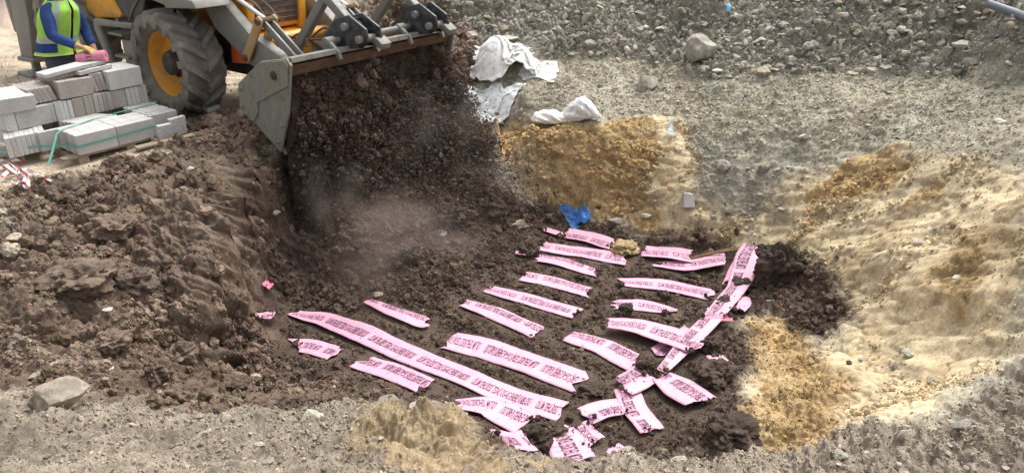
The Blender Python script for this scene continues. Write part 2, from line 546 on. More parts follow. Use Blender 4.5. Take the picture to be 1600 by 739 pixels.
for soil, pp, soft in LAYERS:
    P = poly_world(pp)
    if soil == RUBBLE:
        P = np.vstack([P, [[14, 30], [-3, 30]]])
    lo = P.min(0) - .6; hi = P.max(0) + .6
    sel = (GX > lo[0]) & (GX < hi[0]) & (GY > lo[1]) & (GY < hi[1])
    d = poly_dist(P, WX[sel], WY[sel])
    w = np.zeros(GX.shape)
    w[sel] = sstep(-soft * .8, soft * .8, d)
    WT *= (1 - w)
    WT[soil] += w
    if soil == OCHRE and pp[0] == (560, 640): pass
gap = WT[GREY] * sstep(6.3, 5.7, GY) * sstep(2.0, 1.5, GX) * sstep(-6, -5, GX)
WT[GREY] -= gap; WT[BROWN] += gap * sstep(-2.6, -2.0, GX); WT[BANK] += gap * (1 - sstep(-2.6, -2.0, GX))
# the near rim on the camera's side
rimline = np.array([ground_hit(x, y)[:2] for x, y in [(0,600),(100,610),(200,630),(300,640),(400,645),(480,628),(560,624),(640,632),(700,637),(740,655),(752,690),(780,718),(880,708),(1000,705),(1100,713),(1160,716),(1250,690),(1330,665),(1400,668),(1480,640),(1550,600),(1600,560)]])
o_ = np.argsort(rimline[:, 0]); rimline = rimline[o_]
ry = np.interp(GX, rimline[:, 0], rimline[:, 1])
w = sstep(.10, -.12, WY - ry)
w = w * (1 - .85 * WT[OCHRE]) * (1 - .9 * WT[TAN])
WT *= (1 - w); WT[RIM] += w
mv = sstep(14.5, 16.5, GY + fbm(GX, GY, 2, 3, 8)) * sstep(-5, -7, GX)
WT *= (1 - mv); WT[MAUVE] += mv

tint = np.tensordot(np.moveaxis(WT, 0, -1), ALB, axes=1)
# stains with a shape of their own: damp patches, pale dust, rusty streaks
n1 = fbm(WX, WY, .9, 5, 21); n2 = fbm(WX, WY, .22, 4, 31); n3 = fbm(WX, WY, .07, 3, 41)
tint *= (1 + .20 * n1 + .20 * n2 + .16 * n3)[..., None].clip(.45, 1.7)
oc = (WT[CREAM] * sstep(.15, .55, fbm(WX, WY, .55, 4, 51)))[..., None]
tint = tint * (1 - .55 * oc) + .55 * oc * np.array([.42, .31, .175])
dk = (WT[CREAM] * sstep(.42, .7, fbm(WX, WY, .3, 4, 55)))[..., None]
tint = tint * (1 - .5 * dk) + .5 * dk * np.array([.25, .21, .15])
pl = (WT[OCHRE] * sstep(.1, .5, fbm(WX, WY, .4, 4, 61)))[..., None]
tint = tint * (1 - .4 * pl) + .4 * pl * np.array([.50, .40, .25])
pb = ((WT[BANK]) * sstep(.15, .6, fbm(WX, WY, .45, 4, 71)))[..., None]
tint = tint * (1 - .45 * pb) + .45 * pb * np.array([.26, .215, .17])
gc = (WT[GREY] * sstep(.0, .5, fbm(WX, WY, .8, 4, 81)))[..., None]
tint = tint * (1 - .4 * gc) + .4 * gc * np.array([.43, .385, .295])
tint = np.clip(tint, .015, .75)

# relief
BARE = sstep(-.15, .15, poly_dist(poly_world([(255,230),(330,205),(395,215),(402,330),(400,470),(330,500),(270,470),(190,420),(170,350)]), WX, WY)) * WT[BANK]
gy_, gx_ = np.gradient(GZ0)
NX = np.gradient(GZ0, axis=1) / np.maximum(np.gradient(GX, axis=1), 1e-4)
NY = (np.gradient(GZ0, axis=0) - NX * np.gradient(GX, axis=0)) / np.maximum(np.gradient(GY, axis=0), 1e-4)
nn = np.sqrt(1 + NX ** 2 + NY ** 2)
QX = GX + .8 * GZ0; QY = GY + .9 * GZ0
big = billow(QX, QY, .42, 4, 101)
med = billow(QX, QY, .16, 4, 131)
fin = billow(QX, QY, .05, 3, 151)
und = fbm(QX, QY, 1.1, 4, 171)
rid = 1 - np.abs(fbm(QX * .8 + .5 * QY, QY - .4 * QX, .38, 4, 191))
amp = lambda a: np.tensordot(np.moveaxis(WT, 0, -1), np.array(list(a) + [a[2] * .8 + .01]), axes=1)
#                BROWN BANK  RIM  OCHRE CREAM GREY SAND RUBBLE MAUVE
D = (amp([.040, .150, .110, .050, .018, .040, .010, .080, .05]) * big
   + amp([.065, .085, .085, .035, .008, .030, .006, .060, .05]) * med
   + amp([.030, .032, .032, .022, .005, .018, .006, .024, .02]) * fin
   + amp([.025, .060, .040, .030, .060, .045, .012, .060, .05]) * und
   + amp([0, 0, 0, .02, .026, .01, 0, 0, 0]) * fbm(QX * .7 + QY * 1.5, QY * .5 - QX * .45, .42, 4, 231)
   - amp([.0, .05, .0, .03, .022, .01, 0, 0, 0]) * sstep(.86, 1.0, rid))
scr = fbm(QX * 3.0 + .6 * QY, QY * .55 - .2 * QX, .5, 4, 211)
D = D * (1 - .35 * BARE) + BARE * .03 * scr
# the floor was raked level where the tapes were laid
flat_m = np.zeros(GX.shape)
for tp, tw in TAPE_LINES:
    Q_ = np.array([floor_point(x, y)[:2] for x, y in tp])
    lo_ = Q_.min(0) - .5; hi_ = Q_.max(0) + .5
    sel = (GX > lo_[0]) & (GX < hi_[0]) & (GY > lo_[1]) & (GY < hi_[1])
    gx1, gy1 = GX[sel], GY[sel]; dd_ = np.full(gx1.shape, 9.0)
    for a_, b_ in zip(Q_[:-1], Q_[1:]):
        e_ = b_ - a_; t_ = np.clip(((gx1 - a_[0]) * e_[0] + (gy1 - a_[1]) * e_[1]) / (e_ @ e_ + 1e-9), 0, 1)
        dd_ = np.minimum(dd_, np.hypot(gx1 - a_[0] - e_[0] * t_, gy1 - a_[1] - e_[1] * t_))
    flat_m[sel] = np.maximum(flat_m[sel], sstep(tw / 2 + .07, tw / 2 + .01, dd_))
D = D * (1 - .86 * flat_m) - .010 * flat_m
q_ = ground_hit(672, 672); D = D + .10 * np.exp(-((GX - q_[0]) ** 2 + (GY - q_[1]) ** 2) / .30 ** 2) * (1 + .5 * big)
near_m = np.exp(-((GX + 4.5) ** 2 + (GY - 8.6) ** 2) / 2.5)
D *= (1 - .8 * near_m * (WT[SAND] + .3 * WT[BANK]))
PX = GX - NX / nn * D * .9; PY = GY - NY / nn * D * .9; PZ = GZ0 + D / nn
GZ = GZ0 + D          # level used for setting things down
hd = lambda x, y: lookup(GZ, x, y)
idx = np.arange(NVT * NU).reshape(NVT, NU)
quads = np.stack([idx[:-1, :-1], idx[:-1, 1:], idx[1:, 1:], idx[1:, :-1]], -1).reshape(-1, 4)
gme = np_mesh('ground', np.stack([PX, PY, PZ], -1).reshape(-1, 3), quads)
color_attr(gme, tint.reshape(-1, 3))
ground = link('ground', gme, M_SOIL)
tag(ground, 'excavated pit with brown, ochre, cream and grey soil and the site around it', kind='structure')

# ------------------------------------------------------------------ the backhoe loader
GREYP = (.20, .205, .20)
M_YEL = plain('machine_yellow_paint', (.72, .33, .03), .42, 0, .10, 9, DUST, .3, .08, .4, 7)
M_YEL2 = plain('dusty_yellow_paint', (.50, .29, .10), .55, 0, .18, 9, DUST, .8, .1, .3, 9)
M_ORNG = plain('orange_paint', (.62, .13, .04), .5, 0, .12, 9, DUST, .3, .05)
M_GREY = plain('worn_grey_paint', GREYP, .5, .2, .25, 12, (.27, .25, .21), .75, .15, .5, 8)
M_PALE = plain('scuffed_bucket_steel', (.20, .205, .175), .5, .2, .35, 6, (.25, .215, .155), .9, .2, .5, 6)
# bucket steel: scuffs run with the digging direction, mud sits in patches
m, nt, b = new_mat('mud_scuffed_bucket_steel')
tc = nt.nodes.new('ShaderNodeTexCoord'); mp = nt.nodes.new('ShaderNodeMapping'); mp.inputs['Scale'].default_value = (34, 34, 9); mp.inputs['Rotation'].default_value = (0, .5, 0)
nt.links.new(tc.outputs['Object'], mp.inputs['Vector'])
ns_ = nt.nodes.new('ShaderNodeTexNoise'); ns_.inputs['Scale'].default_value = 1.0; ns_.inputs['Detail'].default_value = 6; ns_.inputs['Roughness'].default_value = .7
nt.links.new(mp.outputs[0], ns_.inputs['Vector'])
c = mixrgb(nt, ramp(nt, ns_.outputs['Fac'], .35, .65), rgb(.16, .165, .145), rgb(.25, .25, .215))
nb_ = noise(nt, 3.2, 8, .7)
c = mixrgb(nt, ramp(nt, nb_.outputs['Fac'], .46, .60), c, rgb(.235, .215, .155))
nm_ = noise(nt, 6.5, 9, .75)
c = mixrgb(nt, ramp(nt, nm_.outputs['Fac'], .56, .64), c, rgb(.12, .092, .068))
nt.links.new(c, b.inputs['Base Color']); b.inputs['Roughness'].default_value = .68; b.inputs['Metallic'].default_value = .1
bump(nt, b, nm_.outputs['Fac'], .3, .012)
M_PALE = m
M_DARK = plain('dark_frame_paint', (.035, .04, .05), .5, 0, .3, 10, (.16, .14, .12), .5, .15, .4, 8)
M_BLACK = plain('black_steel', (.022, .026, .034), .42, .2, .3, 14, (.13, .12, .11), .45, .12, .5, 12)
M_GRILL = plain('dusty_grille', (.11, .085, .07), .85, 0, .25, 60, DUST, .35, .4, .1)
M_RUST = plain('earth_worn_steel', (.105, .065, .042), .8, .1, .35, 7, (.17, .12, .085), .6, .3, .2, 6)
M_CHROME = plain('chrome_rod', (.78, .78, .78), .18, 1.0, .03, 5, None, 0, 0, .5)
M_TYRE = plain('dusty_tyre_rubber', (.15, .14, .125), .9, 0, .25, 7, (.32, .29, .245), .75, .2, .12, 4)
M_HUB = plain('dark_hub', (.045, .045, .048), .55, .2, .3, 20, (.18, .16, .14), .5, .2, .3, 14)
M_GLASS, nt, b = new_mat('cab_glass')
b.inputs['Base Color'].default_value = rgb(.5, .55, .55); b.inputs['Roughness'].default_value = .05
b.inputs['Transmission Weight'].default_value = .9; b.inputs['IOR'].default_value = 1.3

mroot = empty('backhoe_loader', MO, -MA)
tag(mroot, 'yellow and grey backhoe loader tipping dark soil from its front bucket into the pit', 'backhoe loader')

def wheel(x, y, rad, width, rim_r, outer, nlug, rot=0.0):
    w = bpy.data.objects.new('wheel', None); COL.objects.link(w); w.parent = mroot
    w.location = (x, y, rad - .01)
    w.rotation_euler = (0, rot, 0)
    s = outer
    hw = width / 2
    prof = [(rim_r, s * hw * .62), (rim_r + .03, s * hw * .86), (rim_r + .10, s * hw * 1.0), (rad * .80, s * hw * 1.04), (rad * .90, s * hw * .98), (rad * .895, s * hw * .72), (rad * .90, 0),
            (rad * .895, -s * hw * .72), (rad * .90, -s * hw * .98), (rad * .80, -s * hw * 1.04), (rim_r + .10, -s * hw), (rim_r, -s * hw * .62)]
    m = MB(); m.lathe_y(prof, 64)
    ins = len(m.v)
    for k in range(nlug):                       # slanted traction lugs, alternating sides
        for sd in (-1, 1):
            q0 = 2 * math.pi * (k + (.5 if sd > 0 else 0)) / nlug
            pts_ = []
            for t, yy, rr in ((0, .02, 1.0), (.45, .5, .998), (.85, .92, .975), (1.0, 1.06, .90), (1.02, 1.09, .83)):
                q = q0 + .34 * t * (1 if True else -1)
                pts_.append((q, sd * yy * hw, rr * rad))
            o = len(m.v)
            hwq = .5 * .078 / rad
            vs_ = []
            for (q, yy, rr) in pts_:
                for dq, dr in ((-hwq * 1.45, -.09), (-hwq, 0), (hwq, 0), (hwq * 1.45, -.09)):
                    r2 = rr + dr
                    vs_.append((r2 * math.cos(q + dq), yy, r2 * math.sin(q + dq)))
            fs_ = []
            for i in range(len(pts_) - 1):
                for j in range(3):
                    fs_.append((i * 4 + j, i * 4 + j + 1, i * 4 + 4 + j + 1, i * 4 + 4 + j))
            fs_.append((0, 1, 2, 3)); n_ = (len(pts_) - 1) * 4; fs_.append((n_ + 3, n_ + 2, n_ + 1, n_))
            m.add(vs_, fs_)
    m.build('tyre', M_TYRE, w, 0, True)
    m = MB()
    rp = [(rim_r + .025, s * hw * .80), (rim_r + .03, s * hw * .70), (rim_r, s * hw * .62), (rim_r - .02, s * hw * .45), (rim_r - .045, s * hw * .25), (rim_r * .80, s * hw * .02), (rim_r * .62, -s * hw * .06), (rim_r * .40, -s * hw * .03), (.02, -s * hw * .03)]
    rp = [(rim_r + .025, s * hw * .76)] + rp
    m.lathe_y(rp, 56); m.build('rim', M_YEL, w, 0, True)
    m = MB()
    hr = rim_r * .36
    m.lathe_y([(hr * 1.25, -s * hw * .05), (hr * 1.25, s * hw * .12), (hr, s * hw * .16), (hr, s * hw * .50), (hr * .8, s * hw * .58), (hr * .3, s * hw * .60), (.004, s * hw * .60)], 28)
    for k in range(10):
        q = 2 * math.pi * k / 10
        c = (hr * 1.13 * math.cos(q), hr * 1.13 * math.sin(q))
        m.cyl((c[0], s * hw * .10, c[1]), (c[0], s * hw * .24, c[1]), .016, 6)
    m.build('hub', M_HUB, w, .003, True)
    return w

wheel(0, -.89, .645, .50, .385, -1, 15, .2)
wheel(0, .89, .645, .50, .385, 1, 15, .5)
wheel(-2.42, -.90, .73, .50, .40, -1, 16, .1)
wheel(-2.42, .90, .73, .50, .40, 1, 16, .3)

def part(name, mat, bevel=.01, smooth=False, parent=None):
    m = MB()
    def done(): return m.build(name, mat, parent or mroot, bevel, smooth)
    return m, done

m, d = part('chassis', M_DARK)
m.box((-1.2, 0, .72), (3.6, .62, .34)); m.cyl((0, -.78, .63), (0, .78, .63), .11, 16); m.cyl((-2.42, -.78, .72), (-2.42, .78, .72), .13, 16)
m.box((.35, 0, .60), (.9, .5, .36)); d()
m, d = part('hood', M_YEL, .03, True)
m.prism_y([(.62, .98), (.78, 1.0), (.80, 1.30), (.70, 1.78), (.45, 1.84), (-.75, 1.95), (-.75, 1.0)], -.40, .40); d()
m, d = part('grille', M_GRILL, .02, True)
m.prism_y([(.80, 1.06), (.822, 1.32), (.735, 1.72), (.70, 1.72), (.70, 1.06)], -.33, .33)
for k in range(9):
    m.box((.825 - max(0, k - 3) * .018, 0, 1.12 + k * .065), (.012, .60, .014))
d()
for y in (-.375, .375):
    m, d = part('nose_frame', M_YEL, .015, True)
    m.prism_y([(.83, .96), (.86, 1.32), (.76, 1.8), (.70, 1.8), (.76, 1.3), (.74, .96)], y - .05, y + .05); d()
m, d = part('bumper', M_YEL, .03, True)
m.prism_y([(.60, .62), (.98, .64), (1.02, .74), (.98, .86), (.80, .97), (.60, .97)], -.34, .34); d()
m, d = part('front_weight', M_ORNG, .02)
m.prism_y([(.5, .62), (.95, .66), (.95, .86), (.55, .98)], -.50, -.345); d()
m, d = part('side_tank', M_YEL, .03, True)
m.prism_y([(-2.3, 1.24), (-1.85, 1.03), (-1.72, 1.0), (-1.10, 1.05), (-1.04, 1.09), (-1.40, 1.55), (-2.3, 1.6)], -.95, -.50); d()
m, d = part('side_cover', M_DARK, .015)
m.prism_y([(-1.36, 1.52), (-1.03, 1.06), (-.62, 1.06), (-.45, 1.32), (-.3, 1.55)], -.92, -.50); d()
m, d = part('cover_trim', M_PALE, .003)
m.tube([(-.90, -.93, 1.03), (-.80, -.93, 1.15), (-.66, -.93, 1.27), (-.5, -.93, 1.37), (-.3, -.93, 1.45)], .012, 8); d()
m, d = part('fender', M_GREY, .012, True)
m.prism_y([(-.52, 1.36), (-.40, 1.44), (.10, 1.47), (.86, 1.44), (.92, 1.36), (.30, 1.315), (.28, 1.345), (.06, 1.38), (-.4, 1.37)], -1.10, -.66); d()
m, d = part('mudguard', M_GREY, .012, True)
m.prism_y([(-3.25, 1.25), (-3.0, 1.52), (-2.42, 1.64), (-1.9, 1.56), (-1.9, 1.50), (-2.42, 1.58), (-2.96, 1.46), (-3.2, 1.22)], -1.10, -.66); d()
# boarding step
m, d = part('step_frame', M_GREY, .03, True)
m.prism_y([(-1.60, .96), (-1.55, 1.03), (-1.0, 1.03), (-.62, 1.05), (-.62, .98), (-1.42, .94), (-1.46, .90), (-1.26, .36), (-1.36, .34), (-1.60, .88)], -1.06, -.98)
m.prism_y([(-1.60, .96), (-1.55, 1.03), (-1.0, 1.03), (-1.0, .96), (-1.42, .94), (-1.46, .90), (-1.26, .36), (-1.36, .34), (-1.60, .88)], -.72, -.64); d()
for (x, z) in ((-1.16, .86), (-1.10, .58)):
    m, d = part('step_tread', M_PALE, .008)
    m.box((x, -.85, z), (.34, .34, .035)); d()
m, d = part('battery_box', M_GREY, .025, True)
m.box((-.95, -.82, .60), (.36, .30, .40)); m.box((-.76, -.80, .78), (.10, .36, .5)); d()
# cab (its floor line is above the picture's top edge)
m, d = part('cab_frame', M_DARK, .015)
for x, y in ((-.75, -.7), (-.75, .7), (-2.35, -.7), (-2.35, .7)):
    m.box((x, y, 2.05), (.08, .08, 1.2))
m.box((-1.55, 0, 1.5), (1.7, 1.5, .12)); d()
m, d = part('cab_roof', M_YEL, .05, True)
m.box((-1.55, 0, 2.72), (1.9, 1.6, .16)); d()
for y in (-.7, .7):
    m, d = part('window_pane', M_GLASS, 0); m.box((-1.55, y, 2.1), (1.5, .012, 1.04)); d()
m, d = part('windscreen', M_GLASS, 0); m.box((-.75, 0, 2.1), (.012, 1.3, 1.04)); d()
# loader arms, tilt rams and levers
for s in (-1, 1):
    y = .60 * s
    m, d = part('loader_arm', M_GREY, .012, True)
    m.prism_y([(-.75, 1.62), (.0, 1.44), (.34, 1.33), (.54, 1.05), (1.14, .71), (1.58, .55), (1.74, .56), (1.80, .68), (1.66, .88), (1.18, 1.06), (.72, 1.40), (.1, 1.66), (-.72, 1.82)], y - .065, y + .065)
    d()
    def bar(p, q, w, y0, y1):
        dx, dz = q[0] - p[0], q[1] - p[1]; L = math.hypot(dx, dz); nx, nz = -dz / L * w / 2, dx / L * w / 2
        ex, ez = dx / L * w / 2.6, dz / L * w / 2.6
        return [(p[0] - ex + nx * .6, p[1] - ez + nz * .6), (p[0] - ex - nx * .6, p[1] - ez - nz * .6), (p[0] - nx, p[1] - nz), (q[0] - nx, q[1] - nz), (q[0] + ex - nx * .6, q[1] + ez - nz * .6), (q[0] + ex + nx * .6, q[1] + ez + nz * .6), (q[0] + nx, q[1] + nz), (p[0] + nx, p[1] + nz)]
    for yy in (y - .11, y + .09):
        m, d = part('lever_link', M_YEL2, .01, True)
        m.prism_y(bar((1.14, .80), (1.46, 1.23), .12, 0, 0), yy - .016, yy + .016); d()
    for (x, z) in ((1.46, 1.23), (1.14, .80)):
        m, d = part('link_pin', M_RUST, .004, True); m.cyl((x, y - .15, z), (x, y + .14, z), .038, 14); d()
    m, d = part('ram_rod', M_CHROME, 0, True)
    m.cyl((.35, y + .02, 1.64), (1.42, y - .0, 1.24), .026, 14); d()
    m, d = part('ram_barrel', M_DARK, .004, True)
    m.cyl((-.35, y + .02, 1.90), (.45, y + .02, 1.60), .05, 18); d()
    for yy in (y - .05, y + .05):
        m, d = part('tilt_link', M_GREY, .008, True)
        m.prism_y(bar((1.44, 1.21), (1.98, .84), .09, 0, 0), yy - .014, yy + .014); d()
m, d = part('cross_tube', M_YEL, .01, True)
m.cyl((1.05, -.56, .92), (1.05, .56, .92), .075, 18); d()
hoses = [[(.55, -.50, 1.44), (.9, -.47, 1.40), (1.15, -.46, 1.30), (1.35, -.46, 1.05), (1.5, -.40, .95)], [(.6, -.46, 1.42), (1.0, -.42, 1.36), (1.25, -.40, 1.1), (1.55, -.30, 1.0), (1.9, -.1, 1.0)],
         [(1.5, -.42, .96), (1.62, -.34, 1.06), (1.78, -.36, 1.04), (1.92, -.46, .98)], [(1.6, -.2, .96), (1.75, -.1, 1.1), (1.95, -.14, 1.12), (2.12, -.28, 1.06)], [(1.45, -.46, 1.25), (1.3, -.46, 1.36), (1.05, -.48, 1.46), (.8, -.5, 1.52)]]
def smooth_path(p, k=8):
    p = [Vector(q) for q in p]; out = []
    for i in range(len(p) - 1):
        a, b2, c, d2 = p[max(i - 1, 0)], p[i], p[i + 1], p[min(i + 2, len(p) - 1)]
        for j in range(k):
            t = j / k
            out.append(.5 * ((2 * b2) + (c - a) * t + (2 * a - 5 * b2 + 4 * c - d2) * t * t + (3 * b2 - a - 3 * c + d2) * t ** 3))
    out.append(p[-1])
    return out
for h in hoses:
    m, d = part('hydraulic_hose', M_RUST, 0, True); m.tube(smooth_path(h), .013, 8); d()

# bucket
bk = bpy.data.objects.new('bucket', None); COL.objects.link(bk); bk.parent = mroot
W2 = 1.21
SIDE = [(1.69, .69), (1.66, .40), (1.88, .29), (2.26, .04), (2.46, .47), (2.60, .99), (2.54, 1.045), (2.12, .97)]
for s, nm in ((-1, 0), (1, 1)):
    m = MB(); m.prism_y(SIDE, s * W2 - .016, s * W2 + .016)
    m.build('side_plate', M_PALE, bk, .006)
    m = MB(); y = s * (W2 + .024)
    m.prism_y([(1.70, .68), (1.67, .41), (1.885, .305), (1.98, .42), (2.0, .53), (2.53, .775), (2.575, .985), (2.53, 1.03), (2.12, .957)], y - .008, y + .008)
    m.build('wear_plate', M_PALE, bk, .004)
    for (x, z, r_) in ((1.745, .64, .026), (1.73, .45, .026), (2.34, .86, .045), (2.36, .35, .022), (2.26, .16, .022)):
        m = MB(); m.cyl((x, s * (W2 + .01), z), (x, s * (W2 + .05), z), r_, 14); m.cyl((x, s * (W2 + .045), z), (x, s * (W2 + .065), z), r_ * .55, 6)
        m.build('bolt', M_RUST if r_ > .03 else M_PALE, bk, .003, True)
m = MB()
shell = [(2.50, 1.03), (2.16, .955), (1.72, .68), (1.69, .42), (1.90, .31), (2.24, .06)]
inner = [(p[0] + .02, p[1] - .02) for p in shell[:3]] + [(1.71, .43), (1.905, .33), (2.25, .082)]
m.prism_y(shell + inner[::-1], -W2 + .017, W2 - .017)
m.build('shell', M_RUST, bk, .003)
m = MB(); m.prism_y([(2.46, .975), (2.585, 1.0), (2.575, 1.055), (2.44, 1.035)], -W2 + .018, W2 - .018); m.build('top_beam', M_PALE, bk, .008)
m = MB(); m.prism_y([(2.50, .86), (2.545, .97), (2.525, .975), (2.44, .84)], -W2 + .02, W2 - .02); m.build('spill_guard', M_RUST, bk, .003)
m = MB(); m.prism_y([(2.12, .13), (2.28, .0), (2.30, .02), (2.15, .16)], -W2 + .02, W2 - .02); m.build('cutting_edge', M_PALE, bk, .003)

# folded pallet forks carried on the bucket's top beam
m, d = part('fork_shaft', M_GREY, .004, True)
m.cyl((2.42, -.62, 1.10), (2.42, 1.08, 1.10), .032, 16); d()
for y in (-.33, .72):
    m, d = part('fork_bracket', M_BLACK, .012, True)
    prof = [(2.16, 1.01), (2.14, 1.09), (2.38, 1.31), (2.60, 1.37), (2.84, 1.25), (2.86, 1.12), (2.76, 1.05), (2.42, 1.0)]
    m.prism_y(prof, y - .11, y - .075); m.prism_y(prof, y + .075, y + .11)
    m.prism_y([(2.18, 1.05), (2.38, 1.28), (2.58, 1.33), (2.56, 1.22), (2.40, 1.06)], y - .075, y + .075); d()
    for (x, z) in ((2.56, 1.25), (2.76, 1.14)):
        m, d = part('fork_pin', M_GREY, .004, True); m.cyl((x, y - .16, z), (x, y + .16, z), .04, 14); d()
    m, d = part('fork_hook', M_PALE, .008, True)
    m.prism_y([(2.70, 1.12), (2.80, 1.08), (2.90, 1.03), (2.93, 1.09), (2.84, 1.15)], y + .02, y + .16); d()
    for (y0, y1, r_) in ((-.30, -.18, .052), (.17, .22, .06)):
        m, d = part('shaft_collar', M_GREY, .006, True); m.cyl((2.42, y + y0, 1.10), (2.42, y + y1, 1.10), r_, 16); d()
    for yy in (y - .27, y + .26):
        m, d = part('fork_clip', M_PALE, .004, True)
        m.prism_y([(2.40, 1.07), (2.47, 1.06), (2.60, .93), (2.63, .95), (2.60, 1.03), (2.48, 1.11)], yy - .02, yy + .02); d()
    m, d = part('fork_tine', M_GREY, .008, True)
    m.prism_y([(2.06, 1.47), (2.10, 1.56), (2.20, 1.55), (2.60, 1.24), (2.55, 1.17), (2.16, 1.45), (1.60, .86), (1.52, .92)], y - .045, y + .045); d()
# rear stabiliser leg and backhoe tower
m, d = part('stabiliser_leg', M_GREY, .02, True)
m.prism_y([(-3.55, 2.0), (-3.20, 2.0), (-3.33, .85), (-3.52, .28), (-3.92, .24), (-3.86, .69), (-3.80, 1.1)], -1.12, -.92)
m.prism_y([(-4.06, 1.30), (-3.98, 1.32), (-3.86, .62), (-3.98, .60)], -1.10, -.98); d()
m, d = part('stabiliser_foot', M_GREY, .015)
m.prism_y([(-3.98, .20), (-3.46, .22), (-3.42, .29), (-3.94, .27)], -1.16, -.88); m.box((-3.72, -1.02, .11), (.1, .1, .2)); m.box((-3.72, -1.02, .025), (.46, .4, .05)); d()
m, d = part('backhoe_tower', M_ORNG, .02)
m.box((-3.95, 0, 1.0), (.3, .5, 1.3)); m.box((-3.55, 0, .8), (.6, 1.7, .22)); m.box((-4.35, -.75, 1.26), (.4, .3, .3)); d()
m, d = part('boom', M_YEL, .02)
m.prism_y([(-4.0, 1.3), (-4.2, 1.2), (-4.9, 2.9), (-4.5, 3.0)], -.15, .15); m.prism_y([(-4.9, 2.9), (-4.5, 3.0), (-5.3, 1.3), (-5.5, 1.35)], -.13, .13); d()
# ------------------------------------------------------------------ pink warning tape laid in the pit
def tape_mat(name, col, trans=.15):
    m, nt, b = new_mat(name)
    n = noise(nt, 9, 5, .6)
    f = ramp(nt, n.outputs['Fac'], .3, .75)
    c = mixrgb(nt, f, rgb(*[v * .9 for v in col]), rgb(*[min(.95, v * 1.05) for v in col]))
    n2 = noise(nt, 26, 8, .75)
    f2 = ramp(nt, n2.outputs['Fac'], .55, .72)
    c = mixrgb(nt, f2, c, rgb(.36, .24, .23))
    nt.links.new(c, b.inputs['Base Color'])
    b.inputs['Roughness'].default_value = .42
    b.inputs['Specular IOR Level'].default_value = .35
    n3 = noise(nt, 60, 3, .5)
    bump(nt, b, n3.outputs['Fac'], .12, .004)
    return m
M_TAPE = tape_mat('pink_tape', (.70, .355, .46))
M_TAPE2 = tape_mat('deep_pink_tape', (.66, .17, .27))
M_PRINT = plain('dark_print', (.06, .035, .085), .6, 0, .3, 40, (.5, .26, .36), .12, 0, .2, 90)

PHRASE = 'ÖLÜM TEHLİKESİ TEDAŞ OG-AG ENERJİ KABLOSU'
tc_ = bpy.data.curves.new('phrase', 'FONT')
tc_.body = PHRASE; tc_.size = 1.0; tc_.space_character = 1.02; tc_.resolution_u = 2; tc_.offset = .012
to_ = bpy.data.objects.new('phrase', tc_); COL.objects.link(to_)
bpy.context.view_layer.update()
pm_ = bpy.data.meshes.new_from_object(to_.evaluated_get(bpy.context.evaluated_depsgraph_get()))
TV = np.array([v.co[:] for v in pm_.vertices]); TFc = [tuple(p.vertices) for p in pm_.polygons]
bpy.data.objects.remove(to_); bpy.data.meshes.remove(pm_)
TV[:, 0] -= TV[:, 0].min(); TLEN = TV[:, 0].max(); TV[:, 1] /= .73          # cap height -> 1
PITCH = .60; PLEN = .545

def resample(P, step):
    P = np.array(P, float)
    d = np.concatenate([[0], np.cumsum(np.linalg.norm(np.diff(P, axis=0), axis=1))])
    n = max(6, int(d[-1] / step))
    s = np.linspace(0, d[-1], n)
    # smooth (catmull through linear + gaussian)
    Q = np.stack([np.interp(s, d, P[:, k]) for k in range(P.shape[1])], 1)
    k = np.exp(-.5 * (np.arange(-4, 5) / 2.2) ** 2); k /= k.sum()
    for c in range(P.shape[1]):
        pad = np.concatenate([2 * Q[0, c] - Q[4:0:-1, c], Q[:, c], 2 * Q[-1, c] - Q[-2:-6:-1, c]])
        Q[:, c] = np.convolve(pad, k, 'valid')
    return s, Q

